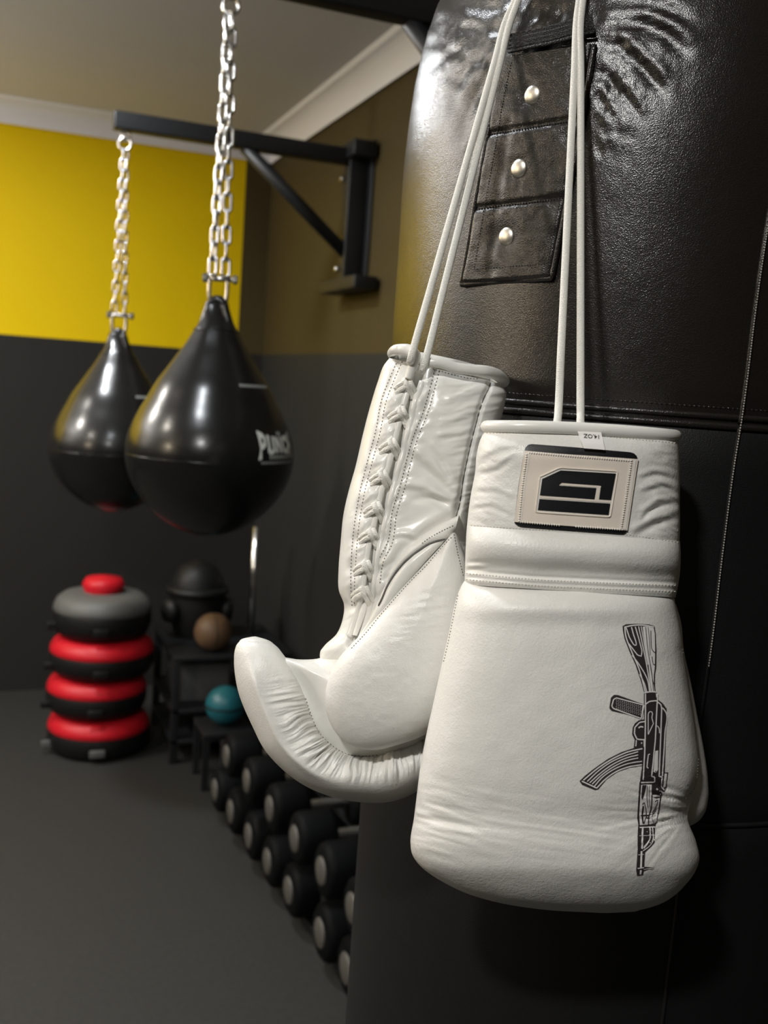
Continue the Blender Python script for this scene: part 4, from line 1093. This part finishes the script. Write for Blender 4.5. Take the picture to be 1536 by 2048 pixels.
# curled fingers: outer edge, inner edge
fk = [(506, 1273, 512, 1273, .001, -.001, 2.0), (490, 1276, 530, 1278, .010, -.014, 2.0), (477, 1285, 550, 1290, .017, -.026, 2.0), (470, 1299, 566, 1308, .023, -.036, 2.0), (468, 1323, 578, 1325, .028, -.044, 2.0), (470, 1350, 590, 1345, .032, -.048, 2.0),
      (476, 1382, 604, 1370, .035, -.050, 2.0), (486, 1411, 615, 1400, .037, -.052, 2.0), (504, 1451, 625, 1430, .039, -.053, 2.0), (531, 1502, 643, 1468, .040, -.054, 2.0), (565, 1539, 660, 1486, .041, -.054, 2.0), (602, 1567, 678, 1499, .041, -.054, 2.0), (643, 1587, 700, 1508, .041, -.054, 2.0),
      (684, 1599, 726, 1511, .041, -.054, 2.0), (728, 1605, 755, 1509, .040, -.054, 2.0), (770, 1605, 785, 1499, .039, -.054, 2.0), (805, 1597, 815, 1489, .036, -.054, 2.0), (845, 1576, 850, 1473, .030, -.052, 2.0), (890, 1545, 885, 1450, .020, -.050, 2.0), (930, 1500, 910, 1425, .012, -.046, 2.0), (955, 1450, 930, 1400, .004, -.03, 2.0)]
def fing_disp(PX, PY, T, a, b):
    k = ss(a, -.45, .75) * ss(T, .10, .30)
    ph = T * 92 + .9 * a + 2.2 * vnoise(T * 18, a * 1.3)
    g = vnoise(ph, a * .6 + 9) * 1.5 + .7 * vnoise(ph * 2.3 + 5, a * 1.2) + .35 * vnoise(ph * 4.7, a * 2)
    w = k * (.0050 + .0022 * ss(T, .5, .8)) * g
    w += .0042 * np.exp(-((a + .42) / .16) ** 2) * ss(T, .06, .16) * (1 - ss(T, .36, .55))     # crest along the finger ends
    w += -.0030 * np.exp(-((a - .1) / .35) ** 2) * ss(T, .05, .15) * (1 - ss(T, .45, .6))
    w += .0007 * vnoise(PX / 40, PY / 40)
    return w
fiV, fiF = loft(fk, ZL, 420, 150, fing_disp)
fing = make('fingers', fiV, [f[::-1] for f in fiF], 'white_leather', lg)
fb = bvh_of((fiV, fiF))
mb = MB()
stitches(mb, bvh_of((fiV, fiF), (paV, paF)), [(612, 1398), (622, 1428), (641, 1468), (660, 1487), (676, 1499), (698, 1509), (726, 1512), (753, 1510)], 7, 3.4, .0005)
mb.build('finger_stitching', 'thread', lg, kind='stuff')
# hidden back of the hand joining wrist and fingers behind the front glove
bk = [(850, 1060, 950, 1060, .0, -.034, 2.4), (840, 1150, 965, 1150, .0, -.046, 2.4), (820, 1250, 985, 1250, .0, -.054, 2.4), (800, 1350, 990, 1350, .0, -.056, 2.4), (790, 1440, 985, 1440, .0, -.056, 2.4), (810, 1510, 955, 1510, -.004, -.05, 2.3), (850, 1550, 905, 1550, -.02, -.03, 2.1)]
V, F = loft(bk, ZL, 50, 60); make('hand_back', V, [f[::-1] for f in F], 'white_leather', lg)

# ================================================================ hanging laces
hang = np.array([HB[0], HB[1], 2.165]) + np.array([math.cos(av), math.sin(av), 0]) * .02
def lace_cord(start, contact, up, parent, rad=.0027):
    """straight from the glove to where the cord meets the shoulder of the bag, then over it to the ring"""
    A = pt(*start[-1]); h, n = hit(plain_up, *contact); B = h + n * .010
    P = [pt(*q) for q in start[:-1]] + [A + (B - A) * k for k in np.linspace(0, 1, 8)]
    for u in up:
        h, n = hit(plain_up, *u); P.append(h + n * .008)
    sh = np.array([*(HB + np.array([math.cos(av), math.sin(av)]) * .12), 2.05]); lat = (P[-1] - sh)
    P += [sh + np.array([lat[0] * .4, lat[1] * .4, 0]), hang]
    S = spline(np.array(P), 170)
    return make('hanging_lace', *tube_data(S, rad, 12, flat=.75, flatdir=-FW), 'cord', parent)
lace_cord([(820, 726, ZL - .043), (822, 716, ZL - .049), (829, 690, ZL - .048)], (1030, 46), [(1045, 5), (1060, -50)], lg)
lace_cord([(844, 744, ZL - .037), (847, 735, ZL - .042), (856, 702, ZL - .042)], (1036, 54), [(1052, 0), (1068, -50)], lg)
lace_cord([(1112, 856, ZR - .022), (1114, 846, ZR - .022), (1116, 830, ZR - .012)], (1163, 46), [(1167, 0), (1171, -50)], rg)
lace_cord([(1161, 856, ZR - .022), (1161, 846, ZR - .022), (1161, 830, ZR - .012)], (1170, 50), [(1174, 0), (1178, -50)], rg)

# ================================================================ far corner: dumbbells, stack, shelf
def lathe(prof, axis0, axis1, n=28):
    """prof: (t along the axis in metres, radius)"""
    a0 = np.asarray(axis0, float); d = np.asarray(axis1, float) - a0; d /= np.linalg.norm(d)
    u = np.cross(d, [0, 0, 1.0] if abs(d[2]) < .9 else [1.0, 0, 0]); u /= np.linalg.norm(u); v = np.cross(d, u)
    V = [a0 + d * t + (u * math.cos(q) + v * math.sin(q)) * r for t, r in prof for q in np.arange(n) * 2 * math.pi / n]
    return V, [f[::-1] for f in grid_faces(len(prof), n)]
SKEW = math.atan(.078)
rows = [(0.115, 0.80, [1.85, 2.02, 2.18, 2.352, 2.588, 2.77, 2.95, 3.14, 3.325], 'lower'), (0.335, 0.795, [1.72, 1.90, 2.08, 2.27, 2.46, 2.66, 2.87, 3.08], 'upper')]
rack = thing('dumbbell_rack', (1.0, 2.6, 0), 'low black steel two-tier dumbbell rack along the right wall', 'rack')
rack.location.x = 1.03
for (z, x, ys, nm) in rows:
    for xx in (.90, 1.08):
        MB().box((xx - .02, 1.55, z - .105), (xx + .02, 3.46, z - .082), .003).build('shelf_rail', 'black_steel', rack)
for yy in (1.56, 2.47, 3.445):
    for xx in (.90, 1.08):
        MB().box((xx - .018, yy - .018, 0), (xx + .018, yy + .018, .2295), .003).build('leg', 'black_steel', rack)
rack.rotation_euler = (0, 0, SKEW)
ordn = ['nearest the heavy bag', 'second', 'third', 'fourth', 'fifth', 'sixth', 'seventh', 'eighth', 'ninth', 'tenth']
for (z, x, ys, nm) in rows:
    for i, y in enumerate(ys):
        lab = ('black round-headed dumbbell with grey end cap, %s in the %s row of the rack' % (ordn[i] if i else 'first from the heavy bag', nm)) if i else 'black round-headed dumbbell with grey end cap, first beside the heavy bag in the %s row' % nm
        r = .078 if z < .2 else .072
        x = (.765 + .078 * (3.45 - y)) if z < .2 else (.730 + .078 * (3.35 - y))
        t = thing('dumbbell', (x + .15, y, z - .078), lab, 'dumbbell', 'dumbbells on the rack')
        x0 = x
        V, F = lathe([(0, .001), (0, r * .80), (.008, r * .95), (.02, r), (.09, r), (.102, r * .94), (.108, r * .8), (.108, .016)], (x0, y, z), (x0 + 1, y, z)); make('head', V, F, 'dumbbell_rubber', t)
        V, F = lathe([(0, .016), (0, r * .8), (.006, r * .94), (.018, r), (.088, r), (.10, r * .95), (.108, r * .8), (.108, .001)], (x0 + .24, y, z), (x0 + 1, y, z)); make('head', V, F, 'dumbbell_rubber', t)
        V, F = lathe([(0, .015), (.03, .0165), (.066, .0175), (.10, .0165), (.132, .015)], (x0 + .108, y, z), (x0 + 1, y, z), 16); make('handle', V, F, 'zinc', t)
        V, F = lathe([(0, .001), (0, r * .46), (.004, r * .52), (.008, r * .52)], (x0 - .005, y, z), (x0 + 1, y, z)); make('end_cap', V, F, 'dumbbell_cap', t)
# stack of red and black padded discs
SB = on_plane(207, 1530, 2, 0.0)
names_ = ['lowest of the stack', 'second from the floor in the stack', 'third from the floor in the stack', 'topmost of the stack under a red cap']
hts = [.165, .160, .160, .175]; z = 0.0
for i in range(4):
    R_ = (.205, .200, .208, .195)[i]; h = hts[i]; dx = (.0, -.012, .004, .0)[i]
    c = np.array([SB[0] + dx, SB[1] + .21, z])
    t = thing('padded_disc', c, 'round black and red padded disc, ' + names_[i], 'weight bag', 'stacked red and black discs')
    tilt = np.array([.05, 0, 0]) * (1 if i == 3 else 0)
    V, F = lathe([(.0, .001), (.0, R_ * .82), (.015, R_ * .93), (h * .30, R_), (h * .52, R_), (h * .57, R_ * .985)], c, c + np.array([0, 0, 1.0]), 48); make('base', V, F, 'black_vinyl', t)
    mt = 'red_vinyl' if i < 3 else 'grey_vinyl'
    V, F = lathe([(h * .57, R_ * .985), (h * .59, R_ * 1.0), (h * .70, R_ * .985), (h * .84, R_ * .93), (h * .95, R_ * .80), (h, R_ * .6), (h, .001)], c, c + np.array([0, 0, 1.0]), 48); make('top_pad', V, F, mt, t)
    for a in (av - .7, av + .5):
        MB().box((c[0] + R_ * math.cos(a) - .03, c[1] + R_ * math.sin(a) - .012, z + h * .18), (c[0] + R_ * math.cos(a) + .03, c[1] + R_ * math.sin(a) + .004, z + h * .36), .004).build('handle', 'grey_vinyl' if i == 0 else 'black_vinyl', t)
    if i == 3:
        V, F = lathe([(h, .075), (h + .03, .085), (h + .055, .07), (h + .065, .001)], c, c + np.array([0, 0, 1.0]), 32); make('red_cap', V, F, 'red_vinyl', t)
    z += h
# storage stand between the stack and the dumbbells
S0 = on_plane(360, 1520, 2, 0.0)
sx, sy = S0[0] - .02, S0[1] + .18
st = thing('storage_stand', (sx + .2, sy, 0), 'black steel storage stand beside the red and black stack', 'stand')
def lvl(px, py): return on_plane(px, py, 1, sy)
zs = [.10, float(lvl(360, 1385)[2]), float(lvl(360, 1285)[2])]
for zz in zs: MB().box((sx - .03, sy - .22, zz - .02), (sx + .46, sy + .27, zz), .004).build('shelf', 'black_steel', st)
for xx in (sx - .015, sx + .445):
    for yy in (sy - .205, sy + .255): MB().box((xx - .015, yy - .015, 0), (xx + .015, yy + .015, zs[2] - .0205), .003).build('leg', 'black_steel', st)
MB().tube([(sx + .36, sy + .10, zs[2]), (sx + .36, sy + .10, float(lvl(425, 1060)[2]))], .016, 12).build('chrome_post', 'zinc', st)
# grey foam block
MB().box((sx, sy - .15, zs[1] + .001), (sx + .22, sy + .12, zs[2] - .035), .015).build('foam_block', 'grey_foam')
tag(bpy.data.objects['foam_block'], 'dark grey foam block on the middle shelf of the storage stand', 'foam block')
# tan ball
def ball(c, R_, n=36, m=20): return lathe([(R_ - R_ * math.cos(q), max(.0005, R_ * math.sin(q))) for q in np.linspace(0, math.pi, m)], np.array(c) - np.array([0, 0, R_]), np.array(c) + np.array([0, 0, 1]), n)
tbp = np.array([sx + .14, sy - .135, zs[2] + .0785])
t = thing('medicine_ball', tbp - np.array([0, 0, .078]), 'worn tan leather medicine ball on top of the storage stand', 'medicine ball')
V, F = ball(tbp, .078); make('shell', V, F, 'tan_leather', t)
for ax in range(2):
    P = [tbp + .0785 * (np.array([math.cos(q), 0, math.sin(q)]) if ax == 0 else np.array([0, math.cos(q), math.sin(q)])) for q in np.linspace(0, 6.283, 40, endpoint=False)]
    make('panel_seam', *tube_data(P, .0016, 6, True), 'black_vinyl', t)
# black head guard
hg = np.array([sx + .12, sy + .12, zs[2] + .0005])
t = thing('head_guard', hg, 'black padded boxing head guard behind the tan ball', 'head guard')
V, F = lathe([(0, .085), (.03, .10), (.10, .115), (.18, .12), (.25, .108), (.30, .08), (.325, .035), (.33, .001)], hg, hg + np.array([0, 0, 1.0]), 36); make('shell', V, F, 'black_vinyl', t)
for s in (-1, 1):
    V, F = lathe([(0, .001), (.0, .045), (.02, .055), (.045, .045), (.05, .001)], hg + np.array([s * .10, -.04, .12]), hg + np.array([s * .30, -.10, .12]), 20); make('cheek_pad', V, F, 'black_vinyl', t)
V, F = tube_data([hg + np.array([.117 * math.cos(q), .117 * math.sin(q), .20]) for q in np.linspace(0, 6.283, 40, endpoint=False)], .02, 8, True); make('brow_pad', V, F, 'black_vinyl', t)
# teal kettlebell on the far end of the rack
tp = on_plane(450, 1410, 1, 3.68)
kb = np.array([tp[0], 3.68, tp[2]])
t = thing('medicine_ball', kb - np.array([0, 0, .075]), 'small teal ball at the far end of the dumbbell rack', 'medicine ball')
V, F = ball(kb, .075); make('shell', V, F, 'teal_vinyl', t)
make('grip_band', *tube_data([kb + np.array([.0755 * math.cos(q), .0755 * math.sin(q), .0]) for q in np.linspace(0, 6.283, 40, endpoint=False)], .004, 6, True), 'black_vinyl', t)
tray = thing('rack_tray', (kb[0], kb[1], 0), 'black stand holding the teal ball beside the dumbbells', 'stand')
MB().box((kb[0] - .10, kb[1] - .10, kb[2] - .095), (kb[0] + .10, kb[1] + .10, kb[2] - .0755), .004).build('tray', 'black_steel', tray)
for dx in (-.085, .085):
    for dy in (-.085, .085): MB().box((kb[0] + dx - .012, kb[1] + dy - .012, 0), (kb[0] + dx + .012, kb[1] + dy + .012, kb[2] - .095)).build('leg', 'black_steel', tray, smooth=False)
